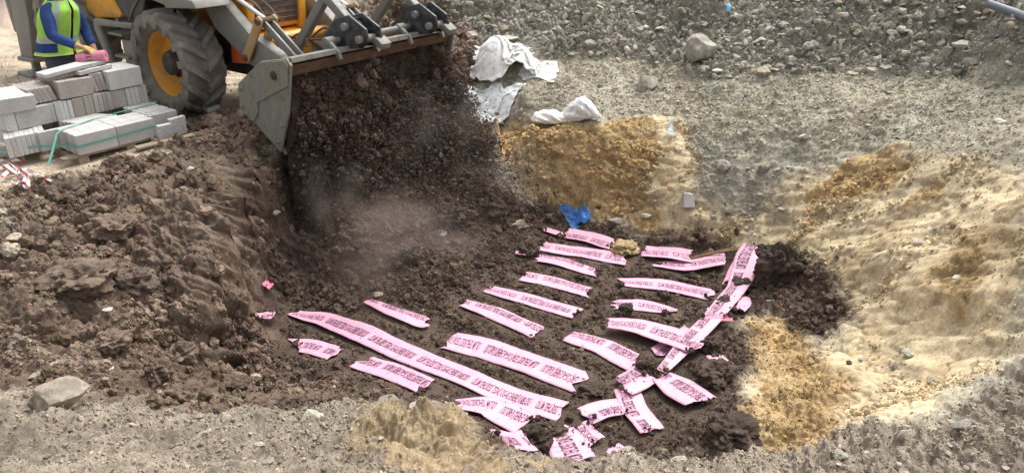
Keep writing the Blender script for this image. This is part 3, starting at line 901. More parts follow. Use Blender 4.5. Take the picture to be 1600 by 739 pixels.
TAPE_POLYS = []; TAPE_ENDS = []
NT = 11
def make_tape(ptsx, width, label, text='n', phase=0.0, lift=.014, curl=0.0, torn=(.05, .05), mat=None, tdir=0.0, wid=None, seed=0, tpos=.5, sink=(.0, .0), level=-1.185, name='warning_tape', cat='warning tape', group='warning tapes across the pit floor'):
    """ptsx: centre line as photo points lying on the pit floor"""
    rs = np.random.default_rng(seed + 100)
    C = np.array([floor_point(x, y, level) for x, y in ptsx])[:, :2]
    W = np.array(wid if wid else [width] * len(ptsx), float) * .9
    s, Q = resample(np.column_stack([C, W]), .02)
    n = len(s); L = s[-1]
    T = np.gradient(Q[:, :2], axis=0); T /= np.linalg.norm(T, axis=1)[:, None]
    N = np.stack([-T[:, 1], T[:, 0]], 1)
    tt = np.linspace(-.5, .5, NT)
    X = Q[:, None, 0] + N[:, None, 0] * tt[None] * Q[:, None, 2]
    Y = Q[:, None, 1] + N[:, None, 1] * tt[None] * Q[:, None, 2]
    H = lookup(GZ, X.ravel(), Y.ravel()).reshape(n, NT)
    pad = 4
    def msm(A, w, mx):
        P_ = np.pad(A, ((w, w), (0, 0)), 'edge')
        st = np.stack([P_[i:i + len(A)] for i in range(2 * w + 1)])
        return st.max(0) if mx else st.mean(0)
    Z = msm(msm(msm(H, 4, True), 8, False), 6, False)
    Zc = Z.max(1, keepdims=True)
    Z = .3 * Z + .7 * Zc
    Z = np.maximum(Z, H + .004) * .35 + Z * .65 + lift - .002
    Z += .012 * pnoise(s[:, None] / .42 + seed * 7.1, tt[None] * 1.3 + seed) + .003 * pnoise(s[:, None] / .10 + seed * 3.3, tt[None] * 2.5)
    Z += curl * (tt[None] * 2) ** 2 * .03
    for e, k in ((0, 0), (1, -1)):
        w_ = np.clip(1 - (s if e == 0 else L - s) / .07, 0, 1) ** 1.5
        Z -= w_[:, None] * sink[e]
    # torn ends
    def tear(a):
        j = np.cumsum(rs.normal(size=NT)); j -= j.min(); j /= max(j.max(), 1e-3)
        j = np.convolve(np.pad(j, 1, 'edge'), [.25, .5, .25], 'valid'); return a * (j * .85 + .15 * rs.random(NT))
    e0, e1 = tear(torn[0]), tear(torn[1])
    def surf(sv, tv):
        """sv in metres along, tv in -.5...5 across -> points (arrays)"""
        f = np.clip(sv / L, 0, 1) * (n - 1); i = np.minimum(f.astype(int), n - 2); a = (f - i)
        g = (np.clip(tv, -.5, .5) + .5) * (NT - 1); j = np.minimum(g.astype(int), NT - 2); b_ = g - j
        out = []
        for A in (X, Y, Z):
            out.append(A[i, j] * (1 - a) * (1 - b_) + A[i + 1, j] * a * (1 - b_) + A[i, j + 1] * (1 - a) * b_ + A[i + 1, j + 1] * a * b_)
        return np.stack(out, -1)
    SS = e0[None] + (s[:, None] / L) * (L - e0 - e1)[None]
    V = surf(SS.ravel(), np.repeat(tt[None], n, 0).ravel())
    ix = np.arange(n * NT).reshape(n, NT)
    F = np.stack([ix[:-1, :-1], ix[1:, :-1], ix[1:, 1:], ix[:-1, 1:]], -1).reshape(-1, 4)
    nb = len(V)
    V2 = V - np.array([0, 0, .0016])                                   # a film with two faces
    ring = np.concatenate([ix[0, :], ix[1:, -1], ix[-1, -2::-1], ix[-2:0:-1, 0]])
    r2 = np.roll(ring, -1)
    side = np.stack([ring, r2, r2 + nb, ring + nb], -1)
    me = np_mesh(name, np.vstack([V, V2]), np.vstack([F, F[:, ::-1] + nb, side]))
    o = link(name, me, mat or M_TAPE)
    tag(o, label, cat, group)
    TAPE_POLYS.append((np.stack([X, Y], -1).reshape(-1, 2), Z.ravel())); TAPE_ENDS.append((V.reshape(n, NT, 3), L))
    if text:
        th = .40; c0 = tpos - .5
        k = -phase * PITCH
        while k < L:
            sv = k + TV[:, 0] / TLEN * PLEN
            tv = (TV[:, 1] - .5) * th + c0
            if text == 'u':
                sv = k + PLEN - TV[:, 0] / TLEN * PLEN; tv = -(TV[:, 1] - .5) * th + c0
            lo = np.interp(tv, tt, e0) + .004; hi = L - np.interp(tv, tt, e1) - .004
            ok = (sv > lo) & (sv < hi)
            k += PITCH
            fs_ = [f for f in TFc if all(ok[q] for q in f)]
            if not fs_: continue
            p = surf(sv, tv); p[:, 2] += .0022
            pmh = bpy.data.meshes.new('printed_text')
            pmh.from_pydata(p.tolist(), [], fs_)
            bm = bmesh.new(); bm.from_mesh(pmh)
            bmesh.ops.delete(bm, geom=[v for v in bm.verts if not v.link_faces], context='VERTS')
            for f in bm.faces:
                if f.normal.z < 0: f.normal_flip()
            bm.to_mesh(pmh); bm.free()
            link('printed_text', pmh, M_PRINT, o)
    return o

T = make_tape
T([(449,487),(505,500),(560,521),(620,548),(690,577),(760,605),(830,630),(882,646)], .30, 'longest pink printed tape running from the left across the front of the pit', phase=.25, torn=(.12,.05), seed=1, wid=[.10,.24,.30,.30,.28,.26,.28,.30])
T([(697,531),(760,546),(830,571),(917,602)], .34, 'wide pink tape with upside-down print in the middle of the pit floor', 'u', .35, torn=(.06,.12), seed=2)
T([(443,541),(480,543),(527,556)], .27, 'short pink tape piece near the foot of the left bank', 'u', .3, torn=(.20,.04), seed=3)
T([(557,566),(610,583),(672,612)], .26, 'short pink tape with torn left end, just behind the near rim', 'u', .5, torn=(.12,.08), seed=4, tpos=.62)
T([(567,473),(610,488),(660,505),(680,508)], .18, 'narrow half-buried pink tape below the dumped soil', 'n', .6, torn=(.10,.14), wid=[.06,.16,.22,.22], seed=5, tpos=.78)
T([(716,472),(770,489),(845,522)], .23, 'pink tape strip right of the half-buried narrow tape', 'n', .7, torn=(.08,.08), wid=[.14,.24,.25], seed=6, tpos=.72)
T([(758,450),(830,470),(905,493)], .25, 'pink tape in the fourth row of the left column, counted from the far wall', 'n', .3, torn=(.05,.06), wid=[.17,.25,.25], seed=7)
T([(813,432),(860,440),(928,460)], .24, 'pink tape in the third row of the left column, creased at its middle', 'u', .6, torn=(.04,.1), seed=8, tpos=.65)
T([(829,402),(880,412),(940,430)], .24, 'plain-looking pink tape in the second row, beside the dumped soil', 'n', .9, torn=(.12,.10), wid=[.20,.24,.16], seed=9, tpos=.8)
T([(843,384),(910,396),(985,410)], .28, 'pink tape with print, just in front of the row at the far wall', 'n', .7, torn=(.03,.12), seed=10)
T([(881,366),(920,374),(962,386)], .28, 'pink tape at the far wall, left of the ochre clump', 'n', .4, torn=(.03,.05), seed=11, tpos=.35)
T([(848,358),(880,370)], .12, 'thin sliver of pink tape at the far left corner of the rows', None, torn=(.05,.05), seed=12)
T([(1002,395),(1040,399),(1088,407)], .28, 'pink tape at the far wall, right of the ochre clump', 'n', .4, torn=(.04,.1), seed=13, tpos=.4)
T([(1013,414),(1070,418),(1136,410)], .26, 'bent pink tape lying in front of the straw-coloured strap', 'n', .2, torn=(.18,.05), wid=[.10,.28,.22], seed=14, tpos=.5)
T([(962,440),(1040,447),(1121,463)], .28, 'pink tape in the middle of the right column, ending at the clod by the corner', 'n', .25, torn=(.10,.1), wid=[.16,.28,.26], seed=15)
T([(950,476),(1000,478),(1062,489)], .24, 'crumpled pink tape in the right column with soil on its front edge', 'n', .5, torn=(.12,.15), wid=[.22,.26,.12], seed=16, tpos=.5)
T([(1181,396),(1168,425),(1150,462),(1115,503),(1078,541),(1031,592)], .20, 'long pink tape running diagonally down the right edge of the rows', 'u', .2, torn=(.01,.03), seed=19, tpos=.30, lift=.075, wid=[.32,.34,.22,.20,.20,.10])
T([(1160,408),(1148,430),(1138,452)], .16, 'dusty pink fold of tape lying inside the far right corner', 'n', .3, torn=(.03,.06), seed=18, tpos=.5, lift=.02)
T([(1088,515),(1060,535),(1028,558)], .26, 'pink tape lying beside the diagonal twisted tape on the right', 'n', .8, torn=(.10,.08), seed=20, lift=.016)
T([(933,514),(1000,521),(1050,536),(1097,556)], .32, 'pink tape crossing over the diagonal tape near the right edge', 'n', .1, torn=(.16,.08), seed=17, wid=[.12,.30,.34,.34], lift=.085)
T([(884,526),(945,544),(1006,577)], .30, 'pink tape with print along its far edge, pointing at the folded corner piece', 'u', .3, torn=(.04,.08), wid=[.20,.30,.32], seed=21, tpos=.72)
T([(1160,468),(1164,480),(1152,492)], .14, 'curled pink tape flap hanging off the right edge of the rows', None, torn=(.02,.05), seed=22, lift=.03)
T([(1094,512),(1125,507),(1156,508)], .10, 'deep pink scrap of tape lying across the diagonal tape', None, torn=(.03,.08), mat=M_TAPE2, seed=23, lift=.075)
T([(1107,486),(1118,500)], .14, 'small pointed pink tape corner sticking up beside the deep pink scrap', None, torn=(.10,.02), seed=24, lift=.05)
T([(1030,592),(1060,612),(1100,637)], .36, 'short wide pink tape with clear print at the right front of the rows', 'u', .75, torn=(.02,.08), seed=25, tpos=.6, wid=[.22,.36,.30], lift=.04)
T([(1012,588),(988,603),(968,612)], .30, 'bright pink folded tape piece on top of the soil lump', 'n', .2, torn=(.03,.05), seed=26, lift=.05, tpos=.3)
T([(978,608),(990,640),(1022,680)], .24, 'pink tape running towards the near rim from the folded piece', 'u', .3, torn=(.02,.06), seed=27, lift=.03, tpos=.35)
T([(972,640),(940,645),(908,658)], .24, 'pink tape piece joining the forward-running tape at its left', 'n', .55, torn=(.03,.06), seed=28, lift=.035, tpos=.7)
T([(902,660),(912,680),(934,698)], .20, 'small forked pink tape end half buried behind the near rim', 'n', .2, torn=(.12,.03), seed=29, lift=.03)
T([(706,634),(760,645),(828,672)], .34, 'pink tape dipping under a dark clod behind the yellow rim lump', 'u', .3, torn=(.1,.06), wid=[.14,.30,.36], seed=30, tpos=.65)
T([(862,668),(880,690),(902,722)], .36, 'pink tape lying towards the viewer at the pit front', 'u', .1, torn=(.05,.05), seed=31, wid=[.16,.34,.36], lift=.03)
T([(775,730),(800,722),(832,712)], .28, 'pink tape end poking out just behind the near rim', 'n', .6, torn=(.03,.05), seed=32, lift=.05)
T([(952,700),(976,716)], .16, 'little pink tape tip behind the grey near rim', None, torn=(.03,.05), seed=33, lift=.03)
T([(412,513),(424,512),(437,509)], .16, 'small star-shaped pink tape scrap at the foot of the left bank', 'n', .3, torn=(.05,.10), seed=34, lift=.02, wid=[.16,.10,.18])
T([(416,462),(426,457)], .08, 'tiny pink tape bit below the left pit wall', None, torn=(.02,.02), mat=M_TAPE2, seed=35, lift=.02)
T([(1112,560),(1136,577)], .16, 'short pink tape end between clods right of the crossing tapes', None, torn=(.04,.03), seed=36, lift=.03)
T([(803,397),(830,402)], .10, 'small pink tape tip sticking out of the dumped soil', None, torn=(.03,.03), seed=37, lift=.03)
M_STRAW = plain('straw_coloured_strap', (.26, .16, .075), .8, 0, .3, 30)
T([(1060,410),(1100,405),(1140,397),(1190,390)], .03, 'straw-coloured strap stretched along the far edge of the tape rows', None, torn=(.02,.02), mat=M_STRAW, seed=38, lift=.025, name='strap', cat='strap', group=None)
# ------------------------------------------------------------------ pallet of concrete slabs
M_WOOD = plain('weathered_wood', (.30, .235, .165), .85, 0, .3, 20, DUST, .5, .3, .1)
def block_mat(name, col):
    m, nt, b = new_mat(name)
    n = noise(nt, 5, 5, .6); f = ramp(nt, n.outputs['Fac'], .3, .75)
    c = mixrgb(nt, f, rgb(*[v * .82 for v in col]), rgb(*[v * 1.12 for v in col]))
    n2 = noise(nt, 95, 3, .6); f2 = ramp(nt, n2.outputs['Fac'], .36, .5, rgb(.55, .54, .53), rgb(1, 1, 1))
    c = mixrgb(nt, 1.0, c, f2, 'MULTIPLY')
    oi = nt.nodes.new('ShaderNodeObjectInfo')
    f3 = ramp(nt, oi.outputs['Random'], 0, 1, rgb(.84, .82, .80), rgb(1.1, 1.1, 1.1))
    c = mixrgb(nt, 1.0, c, f3, 'MULTIPLY')
    nt.links.new(c, b.inputs['Base Color'])
    b.inputs['Roughness'].default_value = .95; b.inputs['Specular IOR Level'].default_value = .15
    bp = bump(nt, b, n2.outputs['Fac'], .5, .004)
    return m
M_BLK = block_mat('light_concrete', (.56, .555, .54))
M_BLK2 = block_mat('earth_stained_concrete', (.43, .385, .355))
M_STRAP = plain('green_strapping', (.12, .36, .30), .4, 0, .15, 20, None, 0, 0)

PA = R(52)
Pc = np.array([-4.36, 7.38, 0.0])
PAv = np.array([math.cos(PA), math.sin(PA), 0]); PNv = np.array([-math.sin(PA), math.cos(PA), 0])
def pw(a, n, z):
    return Pc + PAv * a + PNv * n + np.array([0, 0, z])

pal = empty('wooden_pallet', pw(0, 0, 0), PA)
tag(pal, 'weathered wooden pallet under the stack of concrete slabs', 'pallet')
for n in (.02, .42, .82, 1.04):
    m = MB(); m.box((.50, n + .05, .085), (1.30, .10, .024)); m.build('board', M_WOOD, pal, .003)
for a in (-.02, .48, 1.0):
    m = MB(); m.box((a + .06, .55, .036), (.10, 1.06, .072)); m.build('bearer', M_WOOD, pal, .004)
m = MB(); m.box((.86, -.16, .03), (.7, .10, .025), (0, .02, -.1))
pl_ = m.build('timber_plank', M_WOOD, None, .003)
pl_.location = pw(0, 0, 0.02); pl_.rotation_euler = (0, -.03, PA)
tag(pl_, 'weathered timber plank on the ground in front of the pallet', 'plank')

SLAB_MESH = {}
def slab(a, n, z, la, ln, h, label, mat=None, rz=0.0, tilt=0.0, pitch=0.0, name='concrete_block'):
    """block with its lower near corner region at (a, n), sizes along the pallet front, into it, and up"""
    key = (round(la, 3), round(ln, 3), round(h, 3), (mat or M_BLK).name)
    if key not in SLAB_MESH:
        mb = MB(); mb.box((0, 0, h / 2), (la, ln, h))
        me = mb.mesh('concrete_block', .0045, False, 1)
        me.materials.append(mat or M_BLK)
        SLAB_MESH[key] = me
    o = link(name, SLAB_MESH[key])
    o['kind'] = 'thing'
    o.location = pw(a + la / 2, n + ln / 2, z)
    o.rotation_euler = Euler((tilt, pitch, PA + rz))
    tag(o, label, 'concrete block', 'concrete blocks stacked on the pallet')
    return o
rj = random.Random(3)
J = lambda s: rj.uniform(-s, s)
Z1 = .10
ORD = ['first', 'second', 'third', 'fourth', 'fifth', 'sixth', 'seventh', 'eighth', 'ninth', 'tenth', 'eleventh', 'twelfth', 'thirteenth', 'fourteenth', 'fifteenth', 'sixteenth', 'seventeenth', 'eighteenth', 'nineteenth', 'twentieth']
H1 = .205
L1 = 'light grey slab standing in the bottom course of the stack'
# bottom course: long slabs side by side, two lengths deep, stepping back to the left
for k in range(15):
    n = k * .046
    sh = -.02 * k if k > 8 else J(.006)
    for c in range(2):
        if c == 0 and k > 9: continue
        slab(sh + c * .415 + (.0 if k else 0), n, Z1, .41, .0435, H1 + J(.004), '%s grey slab from the front in the %s column of the bottom course' % (ORD[k], ('left', 'middle')[c]))
    if k > 1:
        slab(.83 + J(.01), n, Z1, .32, .0435, H1 + J(.006), '%s grey slab from the front in the right column of the bottom course' % ORD[k - 2])
slab(.80, -.055, .03, .16, .05, .20, 'leaning broken slab at the front right end of the bottom course', None, .1, .12, .05)
slab(.97, -.02, .06, .20, .055, .20, 'short slab at the right end of the bottom course, next to a leaning one', None, .12, .06)
for k in range(8):
    slab(-.42 + k * .047, .44, Z1, .0445, .40, H1 + J(.004), '%s crosswise slab from the left end of the bottom course' % ORD[k], None, -.30)
for k in range(8):
    slab(-.30 + k * .16, .90, Z1, .15, .38, H1, '%s slab from the left at the back of the bottom course' % ORD[k])
# second course, set back
z2 = Z1 + H1 + .004
row = [(.11, 0), (.34, 0), (.046, 0), (.046, 0), (.046, 0), (.046, 0), (.046, 0), (.12, 1)] + [(.05, 1)] * 6 + [(.17, 1)] + [(.05, 0)] * 4 + [(.05, 0)]
a = -.37
for i, (w_, st) in enumerate(row):
    lab = ('earth-stained slab in the second course, %s from the left' if st else 'clean light grey slab in the second course, %s from the left') % ORD[i]
    if i == 0: lab = 'narrow end block at the left of the second course'
    if i == 1: lab = 'broad-faced slab near the left end of the second course'
    slab(a, .655 + J(.006) + (.02 if i > 13 else 0), z2, w_ - .003, .40, .20 + J(.005), lab, M_BLK2 if st else M_BLK, J(.01))
    a += w_
# third course: leaning, uneven
z3 = z2 + .207
slab(-.42, .62, z3, .36, .40, .15, 'broad slab at the left end of the third course, tipped forward', None, .05, .10, .05)
for k in range(5):
    slab(-.03 + k * .046, .70, z3 + .005, .044, .38, .165, '%s earth-stained slab from the left leaning in the third course' % ORD[k], M_BLK2, 0, 0, -.32)
slab(.20, .66, z3 + .005, .36, .40, .185, 'broad-faced slab in the middle of the third course', M_BLK2, .03, 0, .02)
for k in range(3):
    slab(.60 + k * .047, .72, z3 + .004, .044, .38, .20, '%s thin slab from the left beside the big end block of the third course' % ORD[k], M_BLK2, 0, 0, -.16)
slab(.73, .655, z3 + .004, .38, .40, .205, 'big clean block at the right end of the third course', None, .02)
# loose flat slabs on top
z4 = z3 + .21
slab(.16, .78, z4 - .012, .44, .22, .045, 'flat slab lying under the long top slab', M_BLK2, .10, 0, -.04)
slab(.45, .74, z4 + .002, .40, .21, .045, 'flat slab lying on the third course, under the roll', None, .18, .0, -.02)
slab(.14, .74, z4 + .040, .44, .21, .042, 'long flat slab on top of the stack, left of the other top slab', None, .02, 0, -.09)
slab(.50, .78, z4 + .052, .30, .20, .042, 'topmost small flat slab, directly under the pink roll', None, .12, 0, -.05)
# stray slabs on the ground
for (px, py, z, la, ln, h, rz, tl, lab) in ((12, 243, .02, .34, .24, .05, .4, .03, 'grey slab lying on the ground left of the pallet'), (328, 181, .13, .26, .16, .05, -.7, .12, 'broken slab lying on the soil in front of the wheel')):
    g = ground_hit(px, py)
    mb = MB(); mb.box((0, 0, h / 2), (la, ln, h)); o = mb.build('concrete_block', M_BLK, None, .006)
    o.location = (g[0], g[1], float(hd(g[0], g[1])[0]) + z * .5 + .01); o.rotation_euler = (tl, tl * .6, rz)
    tag(o, lab, 'concrete block')
# strapping
def ribbon(name, path, w, mat, up=(0, 0, 1), label=None, cat=None, group=None, th=.0015, parent=None):
    P = [Vector(p) for p in path]; m = MB(); vs_, fs_ = [], []
    for i, p in enumerate(P):
        t = (P[min(i + 1, len(P) - 1)] - P[max(i - 1, 0)]).normalized()
        u = Vector(up[i] if isinstance(up, list) else up)
        sd = t.cross(u)
        if sd.length < 1e-3: sd = Vector((1, 0, 0))
        sd = sd.normalized() * w / 2; nr = sd.cross(t).normalized() * th
        vs_ += [p - sd, p + sd, p + sd + nr, p - sd + nr]
    for i in range(len(P) - 1):
        a_ = i * 4; b_ = a_ + 4
        fs_ += [(a_, b_, b_ + 1, a_ + 1), (a_ + 1, b_ + 1, b_ + 2, a_ + 2), (a_ + 2, b_ + 2, b_ + 3, a_ + 3), (a_ + 3, b_ + 3, b_, a_)]
    fs_ += [(0, 1, 2, 3), tuple(range(len(vs_) - 1, len(vs_) - 5, -1))]
    m.add(vs_, fs_)
    o = m.build(name, mat, parent)
    if label: tag(o, label, cat, group)
    return o
up_n = [-PNv] * 40
zt = Z1 + H1 + .008
ribbon('strapping_band', [pw(1.17, .10, Z1 + .12), pw(1.0, -.012, Z1 + .13), pw(.6, -.012, Z1 + .115), pw(.2, -.010, Z1 + .10), pw(-.012, -.012, Z1 + .098)], .02, M_STRAP, tuple(-PNv), 'green strapping band along the front face of the bottom course', 'strapping')
ribbon('strapping_band', [pw(-.014, -.01, Z1 + .098), pw(-.03, .20, Z1 + .085), pw(-.20, .40, Z1 + .07), pw(-.44, .55, Z1 + .06), pw(-.62, .86, Z1 + .07), pw(-.9, 1.2, Z1 - .02)], .022, M_STRAP, tuple(-PAv), 'green strapping band across the left side of the bottom course', 'strapping')
ribbon('strapping_band', [pw(1.15, .52, zt + .02), pw(.9, .50, zt + .004), pw(.4, .44, zt + .004), pw(.02, .30, zt + .004), pw(-.06, .27, zt - .02), pw(-.18, .16, zt - .15), pw(-.28, .08, .06)], .024, M_STRAP, (0, 0, 1), 'green strapping band slanting over the top of the bottom course', 'strapping')
# ------------------------------------------------------------------ stones
def rock_mesh(name, seed, sub=2, cuts=9, rough=.10, flat=(1, .85, .65)):
    rs = random.Random(seed)
    bm = bmesh.new()
    bmesh.ops.create_icosphere(bm, subdivisions=sub, radius=1.0)
    planes = []
    for _ in range(cuts):
        v = Vector((rs.gauss(0, 1), rs.gauss(0, 1), rs.gauss(0, 1))).normalized()
        planes.append((v, rs.uniform(.50, .84)))
    ns = [Vector((rs.uniform(-9, 9), rs.uniform(-9, 9), rs.uniform(-9, 9))) for _ in range(2)]
    from mathutils import noise as mn
    for v in bm.verts:
        p = v.co.copy()
        for q, dd in planes:
            h = p.dot(q)
            if h > dd: p -= q * (h - dd) * .96
        p *= 1 + rough * mn.noise(p * 1.7 + ns[0]) + rough * .6 * mn.noise(p * 4.3 + ns[1]) + (-rough * .30 * abs(mn.noise(p * 7.0 + ns[0])) + rough * .12 * mn.noise(p * 19.0 + ns[1]) if sub > 4 else rough * .22 * mn.noise(p * 8.5 + ns[0]) + rough * .12 * mn.noise(p * 17.0 + ns[1]) if sub == 4 else 0)
        v.co = Vector((p.x * flat[0], p.y * flat[1], p.z * flat[2]))
    me = bpy.data.meshes.new(name); bm.to_mesh(me); bm.free()
    me.polygons.foreach_set('use_smooth', np.ones(len(me.polygons), bool))
    try: me.set_sharp_from_angle(angle=R(24))
    except Exception: pass
    return me
def stone_mat(name, col, var=.25):
    m = plain(name, col, .95, 0, var, 2, None, 0, 0, .12)
    nt = m.node_tree; b = nt.nodes['Principled BSDF']
    src = b.inputs['Base Color'].links[0].from_socket
    n = noise(nt, 3.5, 9, .72); f = ramp(nt, n.outputs['Fac'], .3, .72, rgb(.66, .66, .66), rgb(1.3, 1.3, 1.28))
    oi = nt.nodes.new('ShaderNodeObjectInfo'); f3 = ramp(nt, oi.outputs['Random'], 0, 1, rgb(.8, .8, .8), rgb(1.2, 1.19, 1.16))
    c = mixrgb(nt, 1.0, mixrgb(nt, 1.0, src, f, 'MULTIPLY'), f3, 'MULTIPLY')
    nt.links.new(c, b.inputs['Base Color'])
    bump(nt, b, n.outputs['Fac'], .8, .012)
    return m
M_STG = stone_mat('grey_stone', (.33, .31, .27))
M_STT = stone_mat('tan_stone', (.38, .33, .265))
M_STP = stone_mat('pale_stone', (.48, .445, .38))
M_STB = stone_mat('dark_soil_lump', (.082, .062, .051))
M_STO = stone_mat('yellow_stone', (.42, .29, .15))
ROCKS = [rock_mesh('stone', 40 + i, 4, 13 + i % 4, .13, (1, .72 + .06 * (i % 4), .55 + .07 * (i % 3))) for i in range(8)]
LUMPS = [rock_mesh('soil_clod', 80 + i, 5, 0, .40, (1, .88, .82)) for i in range(5)]
VARIANT = {}
def stone(px, py, wpx, label, mat=M_STG, kind=0, rz=0.0, sq=1.0, group=None, name='stone', cat='stone', meshes=None, tiltx=0.0, sink=.32, lift=0.0, lv=None):
    g = ground_hit(px, py) if lv is None else at(px, py, lv)
    dist = math.sqrt(g[0] ** 2 + g[1] ** 2 + (CAM_H - g[2]) ** 2)
    r = wpx / 2 * dist / FPX
    ms = meshes or ROCKS
    key = (id(ms), kind % len(ms), mat.name)
    if key not in VARIANT:
        me = ms[kind % len(ms)].copy(); me.materials.clear(); me.materials.append(mat); VARIANT[key] = me
    o = link(name, VARIANT[key])
    z = float(hd(g[0], g[1])[0])
    o.location = (g[0], g[1], z + r * sq * (.6 - sink) + lift)
    o.scale = (r, r, r * sq); o.rotation_euler = (tiltx, .1 * (kind % 3 - 1), rz)
    tag(o, label, cat, group)
    return o
# named stones, one by one
stone(90, 634, 84, 'big tan boulder on the near rim at the lower left', M_STT, 1, .2, 1.0)
stone(305, 618, 62, 'pale-fronted stone among the dark clods at the foot of the left bank', M_STP, 2, .6, .8)
stone(1093, 92, 62, 'big grey boulder at the left end of the coarse rubble', M_STG, 3, .3, 1.35)
stone(1008, 138, 50, 'grey boulder half sunk in the slope below the rubble line', M_STG, 4, .9, 1.0)
stone(1192, 268, 26, 'pale upright stone on the grey slope above the white block', M_STG, 5, .2, 1.3)
stone(1130, 262, 30, 'grey stone beside the dry twigs on the grey slope', M_STG, 6, .5, 1.2)
stone(1195, 256, 15, 'small round yellow stone on the grey slope', M_STO, 7, 0, 1.2)
stone(1167, 208, 17, 'small grey stone alone on the middle of the far slope', M_STG, 1, 1.2, 1.0)
stone(1256, 216, 17, 'small pale grey stone right of the lone grey one on the far slope', M_STP, 2, .4, .9)
stone(1502, 74, 32, 'dark round stone in the rubble below the grey pipe', M_STG, 0, .2, 1.0)
stone(1440, 72, 20, 'tan stone in the rubble left of the dark round one', M_STT, 3, .7, .9)
stone(1516, 104, 24, 'grey stone at the foot of the rubble below the pipe', M_STG, 4, .1, .9)
stone(1188, 66, 26, 'pale grey flat stone in the rubble right of the big boulder', M_STP, 5, .9, .7)
stone(1262, 75, 24, 'rounded grey stone in the middle of the rubble band', M_STG, 6, .2, 1.0)
stone(1193, 117, 30, 'tan stone at the lower edge of the rubble', M_STT, 7, .4, .8)
stone(1120, 110, 20, 'pale stone at the foot of the big grey boulder', M_STP, 0, .4, .7)
stone(1315, 28, 20, 'tan stone near the top of the rubble bank', M_STT, 1, .4, .8)
stone(1420, 27, 18, 'pale flat stone near the top of the rubble, left of the pipe', M_STP, 2, .1, .6)
stone(737, 62, 26, 'square tan stone behind the bucket', M_STT, 3, .2, 1.0)
stone(785, 48, 22, 'tan stone in the rubble above the white sheet', M_STT, 4, .6, .9)
stone(920, 73, 28, 'grey stone at the foot of the rubble above the white bags', M_STG, 5, .3, .9)
stone(958, 72, 20, 'rounded grey stone right of another at the rubble foot', M_STG, 6, .3, 1.1)
stone(1018, 82, 18, 'grey stone on the slope left of the big boulder', M_STG, 7, .3, 1.0)
stone(790, 66, 44, 'long flat pale slab of stone above the white sheet', M_STP, 1, .1, .30)
stone(860, 130, 14, 'small stone right of the white sheet', M_STP, 0, .1, .9)
stone(812, 352, 34, 'pale stone at the right foot of the dumped soil', M_STT, 2, .3, .75)
stone(690, 362, 26, 'pale flake of stone in the dumped soil', M_STP, 3, 1.1, .7)
stone(590, 462, 20, 'pale stone on the pit floor left of the tapes', M_STT, 4, .2, .8)
stone(430, 336, 18, 'small white stone at the foot of the left pit wall', M_STP, 5, .2, .9)
stone(297, 265, 15, 'pale stone on the crest of the left bank', M_STP, 6, .3, .8)
stone(20, 368, 24, 'tan stone on the left bank at the picture edge', M_STT, 7, .1, .8)
stone(170, 492, 16, 'pale stone under the big clod on the left bank', M_STP, 0, .1, .8)
stone(32, 543, 30, 'tan stone at the left edge, above the big boulder', M_STT, 1, .4, .7)
stone(60, 590, 26, 'flat tan stone just above the big boulder', M_STT, 2, .7, .6)
stone(170, 585, 22, 'pale stone right of the big tan boulder', M_STP, 3, .2, .6)
stone(355, 660, 24, 'pale stone on the near rim below the dark clods', M_STP, 4, .2, .7)
stone(320, 685, 34, 'tan stone on the near rim at the lower left centre', M_STT, 5, .5, .6)
stone(485, 650, 44, 'grey lump on the near rim left of the yellow mound', M_STG, 6, .5, .7)
stone(605, 632, 42, 'grey lump on the crest of the near rim', M_STG, 7, .2, .8)
stone(655, 640, 36, 'grey lump beside the yellow mound on the near rim', M_STT, 0, .2, .9)
stone(1440, 376, 24, 'flat tan stone in the cream slope', M_STT, 1, .6, .6)
stone(1497, 432, 15, 'pale stone in the hollow of the cream slope', M_STP, 2, .6, .9)
stone(1420, 548, 26, 'white flat stone at the foot of the cream slope', M_STP, 3, .2, .5)
stone(1400, 568, 20, 'grey stone at the foot of the cream slope', M_STG, 4, .2, .8)
stone(1350, 560, 20, 'tan stone on the cream pit floor', M_STT, 5, .2, .6)
stone(1460, 585, 24, 'brown stone at the foot of the cream slope near the rim', M_STT, 6, .2, .7)
stone(1325, 573, 11, 'small dark stone on the cream pit floor', M_STB, 7, .2, .9)
stone(1300, 310, 20, 'tan stone below the ochre patch on the right bank', M_STT, 0, .2, .6)
stone(1010, 335, 22, 'pale yellow stone at the foot of the ochre wall', M_STP, 1, .2, .7)
stone(965, 350, 30, 'cream lump beside the blue bag', M_STP, 2, .2, .6)
stone(1560, 196, 22, 'pale flat stone on the grey slope at the right', M_STP, 3, .2, .6)
stone(1410, 690, 30, 'brown-grey lump on the near rim at the lower right', M_STT, 4, .4, .8)
stone(1505, 660, 34, 'dark grey lump on the rim crest at the lower right', M_STG, 5, .4, .9)
stone(1310, 716, 26, 'grey lump on the near rim at the bottom right', M_STG, 6, .1, .8)
stone(980, 712, 40, 'grey lump on the rim crest below the tapes', M_STG, 7, .4, .7)
stone(1060, 722, 30, 'tan lump on the near rim below the tapes', M_STT, 0, .4, .7)
